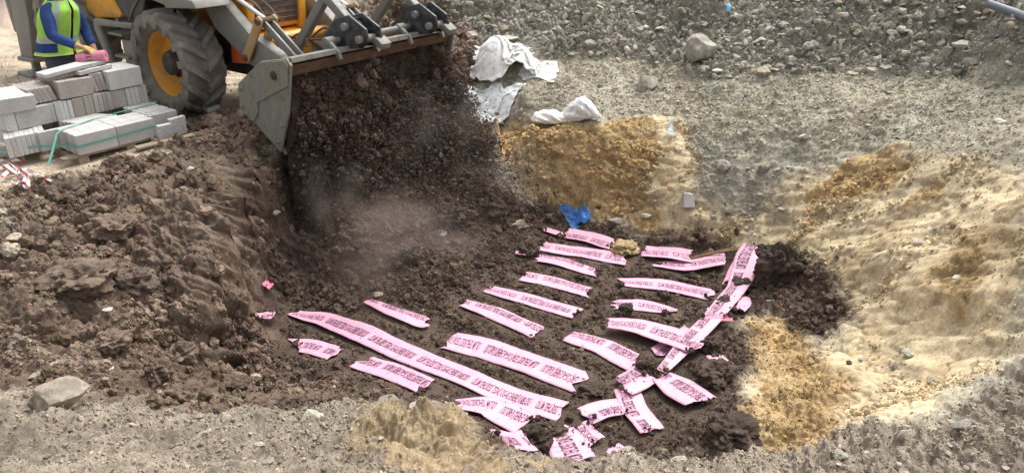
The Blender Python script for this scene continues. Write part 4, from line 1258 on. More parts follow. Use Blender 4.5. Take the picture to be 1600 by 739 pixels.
# soil clods big enough to point at
CL = dict(name='soil_clod', cat='soil clod', meshes=LUMPS, mat=M_STB)
stone(1214, 434, 62, 'big dark clod under the folded tape at the far right corner', kind=0, sq=1.3, sink=.25, **CL)
stone(1010, 578, 40, 'dark clod between the crossing tapes at the right', kind=1, sq=1.0, **CL)
stone(868, 668, 40, 'dark clod lying over the end of the longest tape', kind=2, sq=.7, lv=-1.18, **CL)
stone(832, 690, 56, 'large dark clod at the front of the pit behind the rim', kind=3, sq=.9, lv=-1.18, **CL)
stone(925, 612, 44, 'dark soil lump between the upside-down tape and the folded piece', kind=4, sq=.6, **CL)
stone(1120, 590, 56, 'dark clod right of the short wide tape', kind=0, rz=1.0, sq=.9, **CL)
stone(1110, 545, 34, 'dark clod at the end of the crossing tape', kind=1, rz=2.0, sq=1.0, **CL)
stone(1140, 690, 90, 'large dark clod at the right front corner of the pit', kind=2, rz=1.3, sq=.7, lv=-1.1, **CL)
stone(825, 395, 34, 'dark clod left of the second row of tape', kind=3, rz=.6, sq=.9, **CL)
stone(977, 492, 24, 'greenish dark clod resting on the crumpled tape', kind=4, rz=.4, sq=1.1, **CL)
stone(1130, 478, 36, 'dark clod right of the crumpled tape', kind=0, rz=.9, sq=.8, **CL)
stone(1160, 452, 40, 'dark clod below the folded corner tape', kind=1, rz=.2, sq=.8, **CL)
M_STK = stone_mat('brown_soil_lump', (.145, .108, .085))
CB = dict(name='soil_clod', cat='soil clod', meshes=LUMPS, mat=M_STK)
stone(130, 450, 90, 'largest brown clod on the left bank with a crack beside it', kind=0, sq=.6, sink=.6, **CB)
stone(212, 455, 60, 'brown clod right of the largest one on the left bank', kind=1, rz=1, sq=.9, sink=.4, **CB)
stone(245, 577, 46, 'brown clod low on the left bank', kind=2, rz=2, sq=1.1, **CB)
stone(280, 552, 44, 'brown clod above the pale-fronted stone', kind=3, rz=.4, sq=1.0, **CB)
stone(285, 613, 54, 'dark clod left of the pale-fronted stone', kind=4, rz=.4, sq=.9, **CB)
stone(405, 632, 44, 'brown clod at the toe of the left bank', kind=0, rz=1.4, sq=.9, **CB)
stone(370, 610, 50, 'brown clod in the gully below the left bank', kind=1, rz=.3, sq=.8, **CB)
stone(180, 552, 50, 'brown clod in the hollow of the left bank', kind=2, rz=.9, sq=.7, **CB)
stone(100, 300, 50, 'brown clod at the crest of the left bank below the pallet', kind=3, rz=.9, sq=.8, **CB)
stone(180, 365, 60, 'brown clod on the upper left bank', kind=4, rz=.1, sq=.7, **CB)
stone(700, 340, 60, 'dark clod half way down the dumped soil', kind=2, rz=.5, sq=.8, **CL)
stone(770, 330, 44, 'dark clod at the right edge of the dumped soil', kind=3, rz=1.5, sq=.9, **CL)
stone(640, 400, 40, 'dark clod low on the dumped soil', kind=4, rz=1.5, sq=.8, **CL)
M_STY = stone_mat('ochre_soil_lump', (.36, .275, .155))
CO = dict(name='soil_clod', cat='soil clod', meshes=LUMPS, mat=M_STY)
stone(978, 392, 42, 'ochre clump lying across the tape at the far wall', kind=1, sq=.55, sink=.25, lift=.02, **CO)
# the rest of the coarse rubble, stone by stone
rr = random.Random(5)
zones = [('rubble', [(720, 30, 1070, 92), (1090, 5, 1600, 100), (1100, 95, 1480, 122), (880, 2, 1600, 60)], 150, 'stones of the grey rubble bank', (9, 22)),
         ('slope', [(850, 100, 1060, 180), (1060, 130, 1600, 230), (1080, 220, 1250, 350)], 70, 'stones on the gravel slope', (6, 13)),
         ('rim', [(0, 650, 700, 735), (1250, 690, 1600, 735), (1480, 620, 1600, 735)], 50, 'stones on the near rim', (9, 20))]
def place_words(zone, px, py):
    if zone == 'rubble':
        w1 = 'behind the white sheets' if px < 880 else 'left of the big boulder' if px < 1070 else 'right of the big boulder' if px < 1250 else 'left of the pipe' if px < 1420 else 'around the pipe'
        return ('at the top of' if py < 45 else 'at the foot of' if py > 85 else 'half way up') + ' the rubble bank ' + w1
    if zone == 'slope':
        return 'on the gravel slope ' + ('above the ochre wall' if px < 1050 else 'beside the twigs and white block' if py > 215 else 'right of the ochre wall' if px < 1250 else 'above the ochre patch' if px < 1450 else 'at the right edge')
    return 'on the near rim ' + ('beside the big tan boulder' if px < 220 else 'below the dark clods' if px < 480 else 'left of the yellow mound' if px < 800 else 'at the lower right corner' if px > 1480 else 'at the bottom right')
for zone, boxes, cnt, grp, (s0, s1) in zones:
    for i in range(cnt):
        bx = rr.choice(boxes)
        px, py = rr.uniform(bx[0], bx[2]), rr.uniform(bx[1], bx[3])
        w_ = s0 + (s1 - s0) * rr.random() ** 2.2
        mt, cw_ = rr.choice(((M_STG, 'grey'), (M_STG, 'grey'), (M_STG, 'grey'), (M_STT, 'tan'), (M_STP, 'pale')))
        fl = rr.uniform(.6, 1.1)
        sz_ = 'large ' if w_ > s0 + .5 * (s1 - s0) else 'small ' if w_ < s0 + .08 * (s1 - s0) else ''
        lab = sz_ + ('flat ' if fl < .72 else '') + cw_ + ' stone ' + place_words(zone, px, py)
        stone(px, py, w_, lab, mt, rr.randrange(8), rr.uniform(0, 6), fl, grp)
# ------------------------------------------------------------------ person in a hi-vis vest
M_NAVY = plain('navy_sweater', (.035, .065, .19), .9, 0, .25, 30, None, 0, .4, .1)
M_TROU = plain('grey_trousers', (.075, .085, .11), .9, 0, .25, 30, (.2, .18, .16), .3, .3, .1)
M_VEST = plain('hi_vis_green', (.36, .68, .10), .7, 0, .12, 12, None, 0, .2, .2)
M_REFL = plain('reflective_grey', (.40, .42, .43), .4, .2, .12, 20, None, 0, .1, .4)
M_PIPING = plain('yellow_piping', (.66, .75, .25), .7, 0, .1, 12, None, 0, 0)
M_SKIN = plain('skin', (.42, .24, .16), .6, 0, .1, 20, None, 0, .05)
M_HAIR = plain('dark_hair', (.025, .018, .014), .7, 0, .3, 60, None, 0, .4)
M_GLOVE = plain('orange_work_glove', (.62, .33, .10), .85, 0, .15, 30, (.62, .55, .45), .35, .3, .1, 20)
M_BOOT = plain('brown_boots', (.07, .05, .04), .7, 0, .3, 20, DUST, .5)
M_EYE = plain('eye_white', (.7, .7, .68), .3, 0, .05, 5, None, 0, 0)

def skin_mesh(name, chains, sub=2):
    """chains: lists of (x, y, z, rx, ry); the first point may coincide with a point of an earlier chain"""
    verts, edges, rad = [], [], []
    index = {}
    for ch in chains:
        prev = None
        for (x, y, z, rx, ry) in ch:
            k = (round(x, 4), round(y, 4), round(z, 4))
            if k not in index:
                index[k] = len(verts); verts.append((x, y, z)); rad.append((rx, ry))
            i = index[k]
            if prev is not None and prev != i: edges.append((prev, i))
            prev = i
    me = bpy.data.meshes.new(name); me.from_pydata(verts, edges, [])
    o = bpy.data.objects.new(name, me); COL.objects.link(o)
    md = o.modifiers.new('skin', 'SKIN'); md.use_smooth_shade = True; md.branch_smoothing = .6
    sd_ = o.modifiers.new('sub', 'SUBSURF'); sd_.levels = sub; sd_.render_levels = sub
    for i, r_ in enumerate(rad):
        me.skin_vertices[0].data[i].radius = r_
    me.skin_vertices[0].data[0].use_root = True
    bpy.context.view_layer.update()
    out = bpy.data.meshes.new_from_object(o.evaluated_get(bpy.context.evaluated_depsgraph_get()))
    out.name = name
    bpy.data.objects.remove(o)
    out.polygons.foreach_set('use_smooth', np.ones(len(out.polygons), bool))
    return out

# person frame: x = facing direction, y = left, z = up, feet at z 0
PFACE = R(-18)
pbase = np.array([-5.12, 8.82, -.04])
per = empty('person', pbase, PFACE)
per.scale = (1.10, 1.10, 1.10)
tag(per, 'person in navy sweater and green hi-vis vest resting a gloved hand on a pink roll', 'person')
pelvis = (-.04, 0, .80)
PE = (-.04, 0, .80, .11, .14)
SP1 = (-.01, 0, .95, .12, .155); SP2 = (.04, 0, 1.10, .13, .165); SP3 = (.09, 0, 1.24, .125, .175); NK = (.12, 0, 1.35, .058, .062)
HD1 = (.135, 0, 1.43, .07, .065); HD2 = (.155, 0, 1.51, .098, .078); HD3 = (.15, 0, 1.59, .085, .072)
SHR = (.09, -.155, 1.27, .065, .062); SHL = (.09, .155, 1.27, .065, .062)
ELR = (.18, -.235, 1.02, .048, .046); WRR = (.405, -.15, .915, .030, .034)
ELL = (.10, .25, 1.0, .048, .046); WLL = (.22, .20, .80, .030, .034)
HIPR = (-.04, -.10, .72, .072, .072); KNR = (.02, -.12, .44, .055, .055); ANR = (-.03, -.12, .09, .045, .045)
HIPL = (-.04, .10, .72, .072, .072); KNL = (.04, .12, .44, .055, .055); ANL = (0, .12, .09, .045, .045)
HANDR = (.47, -.125, .90, .022, .042); HANDL = (.25, .19, .73, .02, .04)
def fingers(w, hnd, dirv, spread, down):
    out = []
    hx, hy, hz = hnd[:3]
    for k, L in enumerate((.062, .072, .068, .052)):
        sx = (k - 1.5) * .019
        p0 = (hx, hy, hz, hnd[3], hnd[4])
        b0 = (hx + dirv[0] * .03 + spread[0] * sx, hy + dirv[1] * .03 + spread[1] * sx, hz + dirv[2] * .03 + spread[2] * sx, .0105, .0105)
        b1 = tuple(b0[i] + dirv[i] * L * .55 + down[i] * L * .30 for i in range(3)) + (.0098, .0098)
        b2 = tuple(b1[i] + dirv[i] * L * .30 + down[i] * L * .62 for i in range(3)) + (.0085, .0085)
        out.append([p0, b0, b1, b2])
    t0 = (hx - dirv[0] * .01 - spread[0] * .030, hy - dirv[1] * .01 - spread[1] * .030, hz - .008, .012, .012)
    t1 = tuple(t0[i] + dirv[i] * .035 - spread[i] * .014 + down[i] * .018 for i in range(3)) + (.0105, .0105)
    t2 = tuple(t1[i] + dirv[i] * .026 + down[i] * .014 for i in range(3)) + (.009, .009)
    out.append([(hx, hy, hz, hnd[3], hnd[4]), t0, t1, t2])
    return out
FR = fingers(WRR, HANDR, (.82, .10, -.25), (.12, -.98, 0), (.25, 0, -.95))
FL = fingers(WLL, HANDL, (.2, 0, -.95), (.95, .2, .1), (.2, -.3, -.9))
body = skin_mesh('body', [[PE, SP1, SP2, SP3, NK, HD1, HD2, HD3], [SP3, SHR, ELR, WRR, HANDR], [SP3, SHL, ELL, WLL, HANDL], [PE, HIPR, KNR, ANR, (.10, -.12, .045, .035, .042)], [PE, HIPL, KNL, ANL, (.13, .12, .045, .035, .042)]] + FR + FL, 2)
link('body', body, M_SKIN, per)
g = lambda p, k: p[:3] + (p[3] + k, p[4] + k)
sw = skin_mesh('sweater', [[(-.03, 0, .84, .150, .178), g(SP1, .016), g(SP2, .016), g(SP3, .014), (.118, 0, 1.335, .075, .078)], [g(SP3, .014), g(SHR, .014), (.145, -.205, 1.14, .066, .064), g(ELR, .014), (.30, -.19, .965, .052, .05), (.385, -.158, .922, .042, .044)], [g(SP3, .014), g(SHL, .014), g(ELL, .014), (.20, .205, .835, .043, .045)]], 2)
link('sweater', sw, M_NAVY, per)
TP = (-.04, 0, .76, .15, .185)
tr = skin_mesh('trousers', [[TP, (-.035, 0, .90, .145, .175)], [TP, (-.04, -.105, .66, .105, .10), (.02, -.12, .44, .082, .08), (-.03, -.12, .10, .07, .07)], [TP, (-.04, .105, .66, .105, .10), (.04, .12, .44, .082, .08), (0, .12, .10, .07, .07)]], 2)
link('trousers', tr, M_TROU, per)
for nm, a_, t_ in (('boot', ANR, (.10, -.12, .05)), ('boot', ANL, (.13, .12, .05))):
    bt = skin_mesh('boot', [[(a_[0] - .02, a_[1], .16, .058, .058), (a_[0] - .01, a_[1], .06, .056, .055), (t_[0] - .02, t_[1], .045, .045, .052), (t_[0] + .05, t_[1], .038, .036, .044)]], 2)
    link('boot', bt, M_BOOT, per)
for HN, WR_, FF, nm in ((HANDR, WRR, FR, 'glove'), (HANDL, WLL, FL, 'glove')):
    gl = skin_mesh('glove', [[tuple(WR_[i] * .8 + HN[i] * .2 for i in range(3)) + (.036, .040), g(HN, .006)]] + [[g(p, .0042) for p in f] for f in FF], 2)
    link('glove', gl, M_GLOVE, per)
# open-fronted vest: rings round the torso, elliptical, leaving a gap at the breast bone
def vest_ring(z):
    c = np.interp(z, [.80, .95, 1.10, 1.24, 1.34], [-.04, -.01, .04, .09, .11]); a_ = np.interp(z, [.80, .95, 1.10, 1.24, 1.34], [.205, .165, .172, .170, .11]); b_ = np.interp(z, [.80, .95, 1.10, 1.20, 1.26, 1.34], [.225, .196, .202, .198, .165, .10])
    return c, a_, b_
zs_ = np.linspace(.80, 1.335, 20); nq = 44
def vest_panel(name, zlo, zhi, mat, q0, q1, off=0.0, parent=None, th=.006):
    vs_, fs_ = [], []
    zz = np.linspace(zlo, zhi, max(3, int((zhi - zlo) / .02)))
    qq = np.linspace(q0, q1, max(4, int(abs(q1 - q0) / .14)))
    for lay in (0, th):
        for z in zz:
            c, a_, b_ = vest_ring(z)
            for q in qq:
                wob = 1 + .02 * math.sin(q * 7 + z * 20)
                vs_.append((c + (a_ + off + lay) * math.cos(q) * wob, (b_ + off + lay) * math.sin(q) * wob, z))
    nz, nq_ = len(zz), len(qq); N_ = nz * nq_
    for i in range(nz - 1):
        for j in range(nq_ - 1):
            p = i * nq_ + j
            fs_.append((p, p + 1, p + nq_ + 1, p + nq_)); fs_.append((N_ + p, N_ + p + nq_, N_ + p + nq_ + 1, N_ + p + 1))
    rg = [i for i in range(nq_)] + [i * nq_ + nq_ - 1 for i in range(1, nz)] + [(nz - 1) * nq_ + j for j in range(nq_ - 2, -1, -1)] + [i * nq_ for i in range(nz - 2, 0, -1)]
    for k in range(len(rg)):
        p, q = rg[k], rg[(k + 1) % len(rg)]
        fs_.append((p, p + N_, q + N_, q))
    m = MB(); m.add(vs_, fs_)
    return m.build(name, mat, parent or per, 0, True)
vest = vest_panel('vest', .81, 1.335, M_VEST, .10, 2 * math.pi - .10)
# armhole sides show the navy sleeve: stripes and piping ride on the vest
vest_panel('reflective_band', .93, .985, M_REFL, .12, 2 * math.pi - .12, .007, vest, .003)
vest_panel('reflective_band', 1.0, 1.335, M_REFL, -.98, -.70, .007, vest, .003)
vest_panel('reflective_band', 1.0, 1.335, M_REFL, .70, .98, .007, vest, .003)
vest_panel('side_panel', .84, .93, M_NAVY, -2.3, -.75, .006, vest, .003)
vest_panel('hem_piping', .806, .818, M_PIPING, .10, 2 * math.pi - .10, .006, vest, .006)
vest_panel('front_piping', .81, 1.335, M_PIPING, -.135, -.095, .005, vest, .006)
# head details
m = MB()
hm = rock_mesh('hair', 3, 3, 0, .10, (1, 1, 1))
hair = link('hair', hm, M_HAIR, per); hair.location = (.135, 0, 1.585); hair.scale = (.105, .088, .085)
for y in (-.03, .03):
    e = link('eye', rock_mesh('eye', 5, 2, 0, 0, (1, 1, 1)), M_EYE, per); e.location = (.238, y, 1.52); e.scale = (.011,) * 3
nose = link('nose', rock_mesh('nose', 6, 2, 0, .05, (1, 1, 1)), M_SKIN, per); nose.location = (.252, 0, 1.49); nose.scale = (.018, .014, .024)
for y in (-.078, .078):
    e = link('ear', rock_mesh('ear', 8, 2, 0, .05, (1, 1, 1)), M_SKIN, per); e.location = (.15, y, 1.50); e.scale = (.02, .012, .032)
mo = MB(); mo.box((.243, 0, 1.455), (.012, .045, .008)); mo.build('mouth', plain('lips', (.35, .15, .12), .6), per, .003)
# the pink roll of tape under the hand
M_ROLL = plain('pink_roll_plastic', (.62, .20, .29), .45, 0, .15, 14, (.5, .28, .3), .3, .1)
hp = Vector(pbase) + Matrix.Rotation(PFACE, 3, 'Z') @ (Vector((.50, -.125, .865)) * 1.10)
roll = empty('tape_roll', (0, 0, 0))
ax = Vector((math.cos(R(8)), math.sin(R(8)), .10)).normalized()
sdv = ax.cross(Vector((0, 0, 1))).normalized(); upv = sdv.cross(ax)
roll.matrix_world = Matrix.Translation(hp - upv * .062) @ Matrix((ax, -sdv, upv)).transposed().to_4x4()
tag(roll, 'pink roll of warning tape on top of the concrete slabs under the gloved hand', 'tape roll')
m = MB()
prof = [(.02, -.15), (.064, -.15), (.066, -.14), (.066, -.055), (.060, -.05), (.060, .02), (.066, .025), (.066, .14), (.064, .15), (.02, .15)]
n_ = 32; vs_, fs_ = [], []
for k in range(n_):
    q = 2 * math.pi * k / n_
    for r_, xx in prof: vs_.append((xx, r_ * math.cos(q), r_ * math.sin(q)))
for k in range(n_):
    for i in range(len(prof)):
        i2 = (i + 1) % len(prof)
        fs_.append((k * len(prof) + i, k * len(prof) + i2, ((k + 1) % n_) * len(prof) + i2, ((k + 1) % n_) * len(prof) + i))
m.add(vs_, fs_); m.build('roll_body', M_ROLL, roll, .002, True)
for k in range(9):
    q = 2 * math.pi * k / 9
    m = MB(); m.box((-.015, .0615 * math.cos(q), .0615 * math.sin(q)), (.055, .012, .006), (q, 0, 0)); m.build('print_mark', M_PRINT, roll)
# ------------------------------------------------------------------ bags, sheets and litter
def sheet_mat(name, col, rough=.45, grime=(.33, .30, .25), amt=.35):
    m = plain(name, col, rough, 0, .06, 6, grime, amt, .0, .35, 9)
    nt = m.node_tree; b = nt.nodes['Principled BSDF']
    n = noise(nt, 14, 6, .6)
    n.inputs['Distortion'].default_value = 1.5
    bump(nt, b, n.outputs['Fac'], .35, .03)
    return m
M_WHITE = sheet_mat('white_woven_plastic', (.82, .82, .80))
M_WHT2 = sheet_mat('pale_film', (.72, .75, .76), .35)
M_BLUE = sheet_mat('blue_plastic', (.05, .19, .52), .35, (.10, .15, .3), .3)
M_GRYS = sheet_mat('grey_scrap', (.36, .40, .40), .5)

BAG_PTS = []
def drape(name, quad, size, squeeze, mat, label, cat, seed=0, bumps=(), res=46, drop=.12, iters=260, stiff=.25, clear=.012):
    """a limp sheet: laid over the ground (and whatever it wraps) and relaxed until it wrinkles.
    quad: photo points of its four corners, size: real sheet in metres, squeeze: start crumpled by this factor"""
    rs = np.random.default_rng(seed)
    C = np.array([ground_hit(*q) for q in quad])
    U, V = np.meshgrid(np.linspace(0, 1, res), np.linspace(0, 1, res), indexing='ij')
    P = ((1 - U)[..., None] * (1 - V)[..., None] * C[0] + U[..., None] * (1 - V)[..., None] * C[1] + U[..., None] * V[..., None] * C[2] + (1 - U)[..., None] * V[..., None] * C[3])
    cen = P.mean((0, 1))
    edge = np.minimum(np.minimum(U, 1 - U), np.minimum(V, 1 - V))
    for k in (0, 1):
        P[..., k] += .10 * fbm(U * 2 + seed, V * 2, .8, 2, seed + 5 + k)
    bm_ = [(ground_hit(x, y), h, r) for (x, y, h, r) in bumps]
    def floor_h(X, Y):
        g = lookup(GZ, X.ravel(), Y.ravel()).reshape(X.shape)
        z = g + clear
        for q, h, r in bm_:
            d2 = ((X - q[0]) ** 2 + (Y - q[1]) ** 2) / r ** 2
            z = np.maximum(z, g + h * np.sqrt(np.clip(1 - d2, 0, 1)))
        return z
    P[..., 2] = floor_h(P[..., 0], P[..., 1]) + drop * (.3 + .7 * np.abs(fbm(U, V, .34, 3, seed + 9))) * np.minimum(1, edge * 6)
    lu, lv = size[0] / (res - 1), size[1] / (res - 1)
    fam = []
    for (du, dv, k) in ((1, 0, 1.0), (0, 1, 1.0), (1, 1, .6), (1, -1, .6), (3, 0, stiff), (0, 3, stiff)):
        L0 = math.hypot(du * lu, dv * lv) * (1 / squeeze if False else 1)
        step = max(abs(du), abs(dv)) * 2
        fam.append((du, dv, L0, k))
    prev = P.copy()
    for it in range(iters):
        vel = (P - prev) * .92
        prev = P.copy()
        P = P + np.clip(vel, -.02, .02) + np.array([0, 0, -.0011])
        for du, dv, L0, k in fam:
            a0, a1 = slice(0, res - du), slice(du, res)
            b0, b1 = (slice(0, res - dv), slice(dv, res)) if dv >= 0 else (slice(-dv, res), slice(0, res + dv))
            A = P[a0, b0]; B_ = P[a1, b1]
            dlt = B_ - A; l = np.linalg.norm(dlt, axis=-1, keepdims=True) + 1e-9
            c = dlt * ((l - L0) / l) * (.5 * k * .5)
            if du > 1 or abs(dv) > 1: c = np.where(l < L0, c * .6, c)
            P[a0, b0] += c; P[a1, b1] -= c
        fz = floor_h(P[..., 0], P[..., 1])
        hit = P[..., 2] < fz
        P[..., 2] = np.where(hit, fz, P[..., 2])
        for k in (0, 1):
            P[..., k] = np.where(hit, prev[..., k] + (P[..., k] - prev[..., k]) * .35, P[..., k])
    BAG_PTS.append(P.reshape(-1, 3)[:, :2])
    top = P.reshape(-1, 3)
    ix = np.arange(res * res).reshape(res, res); N_ = res * res
    F = np.stack([ix[:-1, :-1], ix[1:, :-1], ix[1:, 1:], ix[:-1, 1:]], -1).reshape(-1, 4)
    ring = np.concatenate([ix[0, :], ix[1:, -1], ix[-1, -2::-1], ix[-2:0:-1, 0]]); r2 = np.roll(ring, -1)
    me = np_mesh(name, np.vstack([top, top - np.array([0, 0, .003])]), np.vstack([F, F[:, ::-1] + N_, np.stack([ring, r2, r2 + N_, ring + N_], -1)]))
    o = link(name, me, mat); tag(o, label, cat)
    md = o.modifiers.new('soften', 'SUBSURF'); md.levels = 1; md.render_levels = 1
    return o
drape('plastic_sheet', [(752,78),(826,78),(846,122),(742,126)], (1.75, 1.5), 1, M_WHITE, 'bulky white woven sheet heaped at the top of the far wall', 'sheet', 3, ((776,112,.40,.30),(803,116,.30,.30),(790,122,.2,.4)), 56, .25)
drape('plastic_sheet', [(822,102),(866,100),(868,125),(815,125)], (.62, .5), 1, M_WHITE, 'flat corner of white sheet spread right of the bulky one', 'sheet', 4, (), 26, .05)
drape('plastic_sheet', [(702,124),(818,134),(794,178),(694,160)], (1.5, 1.15), 1, M_WHT2, 'crumpled translucent white film below the bulky white sheet', 'sheet', 5, ((720,150,.07,.15),(770,150,.08,.18)), 52, .14, clear=.05)
# a half-full sack: a flat neck end, a crease, and a bulging end that tapers off
q0, q1 = ground_hit(829, 192), ground_hit(941, 192)
nu_, nv_ = 90, 44
uq = np.linspace(0, 1, nu_)[:, None]; vq = np.linspace(0, 2 * math.pi, nv_, endpoint=False)[None]
prof = lambda ys: np.interp(uq, [0, .06, .2, .36, .45, .56, .7, .8, .92, 1], ys)
hw_, hh_ = prof([.02, .15, .17, .16, .12, .17, .19, .17, .09, .005]), prof([.01, .05, .075, .08, .055, .11, .14, .12, .05, .005])
wr = 1 - np.abs(pnoise(uq * 9 + 1.5 * np.sin(vq), np.cos(vq) * 1.6 + 4 + uq * 3, 503)) * 1.7
wr2 = 1 - np.abs(pnoise(uq * 22 + 2 * np.sin(vq), np.cos(vq) * 3 + 9, 507)) * 1.7
sc_ = 1 + .20 * (wr - .4) + .07 * (wr2 - .4)
ax_ = (q1 - q0); cen_ = q0[None, None] + ax_[None, None] * uq[..., None]
gz_ = lookup(GZ, cen_[:, 0, 0], cen_[:, 0, 1])[:, None]
gz_ = np.convolve(np.pad(gz_[:, 0], 12, 'edge'), np.ones(25) / 25, 'valid')[:, None]
SX = cen_[..., 0] + 0 * vq; SY = cen_[..., 1] + hw_ * np.cos(vq) * sc_; SZ = gz_ + .03 + hh_ * (.75 + np.sin(vq)) * sc_ + .02 * np.sin(uq * 9)
ix = np.arange(nu_ * nv_).reshape(nu_, nv_); nx_ = np.roll(ix, -1, 1)
Fs = np.stack([ix[:-1], ix[1:], nx_[1:], nx_[:-1]], -1).reshape(-1, 4)
o = link('sack', np_mesh('sack', np.stack([SX, SY, SZ], -1).reshape(-1, 3), Fs), M_WHITE); tag(o, 'white sack lying on the edge of the ochre wall', 'sack')
BAG_PTS.append(np.stack([SX, SY], -1).reshape(-1, 2))
drape('plastic_scrap', [(750,181),(766,180),(770,193),(752,191)], (.24, .2), 1, M_WHT2, 'small white plastic scrap left of the sack on the wall edge', 'plastic scrap', 9, (), 20, .06)
drape('plastic_bag', [(878,302),(898,304),(924,354),(902,356)], (.66, .42), 1, M_BLUE, 'crumpled blue plastic bag at the foot of the ochre wall', 'plastic bag', 11, ((888,320,.13,.08),(911,344,.11,.09)), 40, .16)
drape('plastic_scrap', [(1041,188),(1052,186),(1052,220),(1041,222)], (.14, .45), 1, M_GRYS, 'grey plastic strip right of the ochre wall', 'plastic scrap', 12, (), 22, .05)
# white broken block on the grey slope
gq = ground_hit(1075, 320)
m = MB(); m.add([(-.075, -.03, -.08), (.07, -.03, -.08), (.075, .05, -.075), (-.07, .05, -.08), (-.07, -.035, .09), (.05, -.03, .07), (.07, .045, .10), (-.06, .05, .09)], [(0, 3, 2, 1), (4, 5, 6, 7), (0, 1, 5, 4), (1, 2, 6, 5), (2, 3, 7, 6), (3, 0, 4, 7)])
o = m.build('broken_block', M_BLK, None, .006)
o.location = (gq[0], gq[1], float(hd(gq[0], gq[1])[0]) + .05); o.rotation_euler = (-.5, .1, .2)
tag(o, 'small white broken block on the grey slope near the pit corner', 'broken block')
# pipe
M_PIPE = plain('grey_plastic_pipe', (.13, .15, .19), .4, 0, .15, 14, (.25, .24, .22), .4, .05)
p0, p1 = ground_hit(1537, 42), ground_hit(1610, 74)
d_ = Vector(p1 - p0).normalized()
a0 = Vector(p0) + Vector((0, 0, .24)); a1 = Vector(p1) + Vector((0, 0, .26)); d_ = (a1 - a0).normalized(); a1 = a0 + d_ * 1.9
m = MB(); n_ = 20
u_ = d_.cross(Vector((0, 0, 1))).normalized(); v_ = u_.cross(d_)
vs_, fs_ = [], []
for (pp_, rr_) in ((a0, .036), (a0, .045), (a1, .045), (a1, .036)):
    for k in range(n_):
        q = 2 * math.pi * k / n_
        vs_.append(pp_ + (u_ * math.cos(q) + v_ * math.sin(q)) * rr_)
for i in range(4):
    for k in range(n_):
        fs_.append((i * n_ + k, i * n_ + (k + 1) % n_, ((i + 1) % 4) * n_ + (k + 1) % n_, ((i + 1) % 4) * n_ + k))
m.add(vs_, fs_); o = m.build('plastic_pipe', M_PIPE, None, 0, True)
tag(o, 'dark grey plastic pipe lying on the rubble at the upper right', 'pipe')
# blue bottle cap / crumpled bottle in the rubble
gq = ground_hit(1137, 24)
M_LBLUE = plain('light_blue_plastic', (.20, .50, .66), .35, 0, .2, 30)
m = MB(); m.tube([(0, 0, 0), (.05, 0, .01), (.09, 0, .012), (.115, .004, .012), (.12, .004, .012), (.14, .004, .012)], [.03, .036, .03, .014, .014, .014], 14)
o = m.build('plastic_bottle', M_LBLUE, None, 0, True); o.location = (gq[0], gq[1], float(hd(gq[0], gq[1])[0]) + .06); o.rotation_euler = (0, -.9, 1.2)
tag(o, 'small light blue plastic bottle in the rubble at the top', 'bottle')
# twigs
M_TWIG = plain('dry_twig', (.20, .15, .10), .9, 0, .3, 30)
for k, (pa, pb, pc_) in enumerate((((1083,242),(1092,262),(1100,300)), ((1078,250),(1090,255),(1112,272)), ((1080,262),(1095,268),(1108,262)))):
    pts_ = [ground_hit(*q) + np.array([0, 0, .06 + .03 * (k % 2)]) for q in (pa, pb, pc_)]
    m = MB(); m.tube(smooth_path(pts_, 6), .007 - .001 * k, 7)
    o = m.build('twig', M_TWIG, None, 0, True)
    tag(o, ('longest dry twig on the grey slope, pointing down', 'bent dry twig on the grey slope crossing the longest one', 'shortest dry twig on the grey slope')[k], 'twig', 'dry twigs on the grey slope')
# red and white barrier tape, tangled
def stripe_mat():
    m, nt, b = new_mat('red_white_stripes')
    tc = nt.nodes.new('ShaderNodeTexCoord')
    w_ = nt.nodes.new('ShaderNodeTexWave'); w_.inputs['Scale'].default_value = 5.0; w_.bands_direction = 'DIAGONAL'
    nt.links.new(tc.outputs['Object'], w_.inputs['Vector'])
    f = ramp(nt, w_.outputs['Fac'], .80, .86)
    c = mixrgb(nt, f, rgb(.62, .55, .54), rgb(.50, .08, .11))
    nt.links.new(c, b.inputs['Base Color']); b.inputs['Roughness'].default_value = .45
    return m
M_STRIPE = stripe_mat()
bt = empty('barrier_tape', ground_hit(35, 275)); tag(bt, 'tangled red and white barrier tape on the ground at the left edge', 'barrier tape')
bts = [[(0,262),(14,272),(30,282),(42,278),(46,290),(38,298),(30,292)], [(10,256),(22,252),(34,250),(38,257),(26,262),(12,268),(2,272)], [(0,285),(14,280),(28,274),(44,276),(60,283),(82,290)], [(20,298),(28,284),(38,276),(44,284),(46,297),(40,295),(42,280)], [(0,294),(8,288),(18,276),(26,270)], [(4,262),(20,266),(34,276),(28,290),(22,297)]]
bo = Vector(bt.location)
for k, ln in enumerate(bts):
    pts_ = [Vector(ground_hit(*q)) - bo + Vector((0, 0, .03 + .05 * ((i * 7 + k * 3) % 4) / 3)) for i, q in enumerate(ln)]
    pth = smooth_path(pts_, 7)
    ups = [(math.sin(i * .35 + k), math.cos(i * .5 + k * 2), .7) for i in range(len(pth))]
    ribbon('ribbon', pth, .034, M_STRIPE, ups, parent=bt)
# ------------------------------------------------------------------ loose clods, gravel and crumbs: too many to count
def proto_collection(name, meshes, mat):
    c = bpy.data.collections.new(name)
    for me in meshes:
        me = me.copy(); me.materials.clear(); me.materials.append(mat)
        c.objects.link(bpy.data.objects.new(name, me))
    return c
PEB = proto_collection('pebble_shapes', [rock_mesh('pebble', 200 + i, 2, 20 + i % 3, .08, (1, .78, .58)) for i in range(8)], M_CLOD)
CLD = proto_collection('clod_shapes', [rock_mesh('clod', 300 + i, 3, 3, .42, (1, .88, .78)) for i in range(8)], M_CLOD)

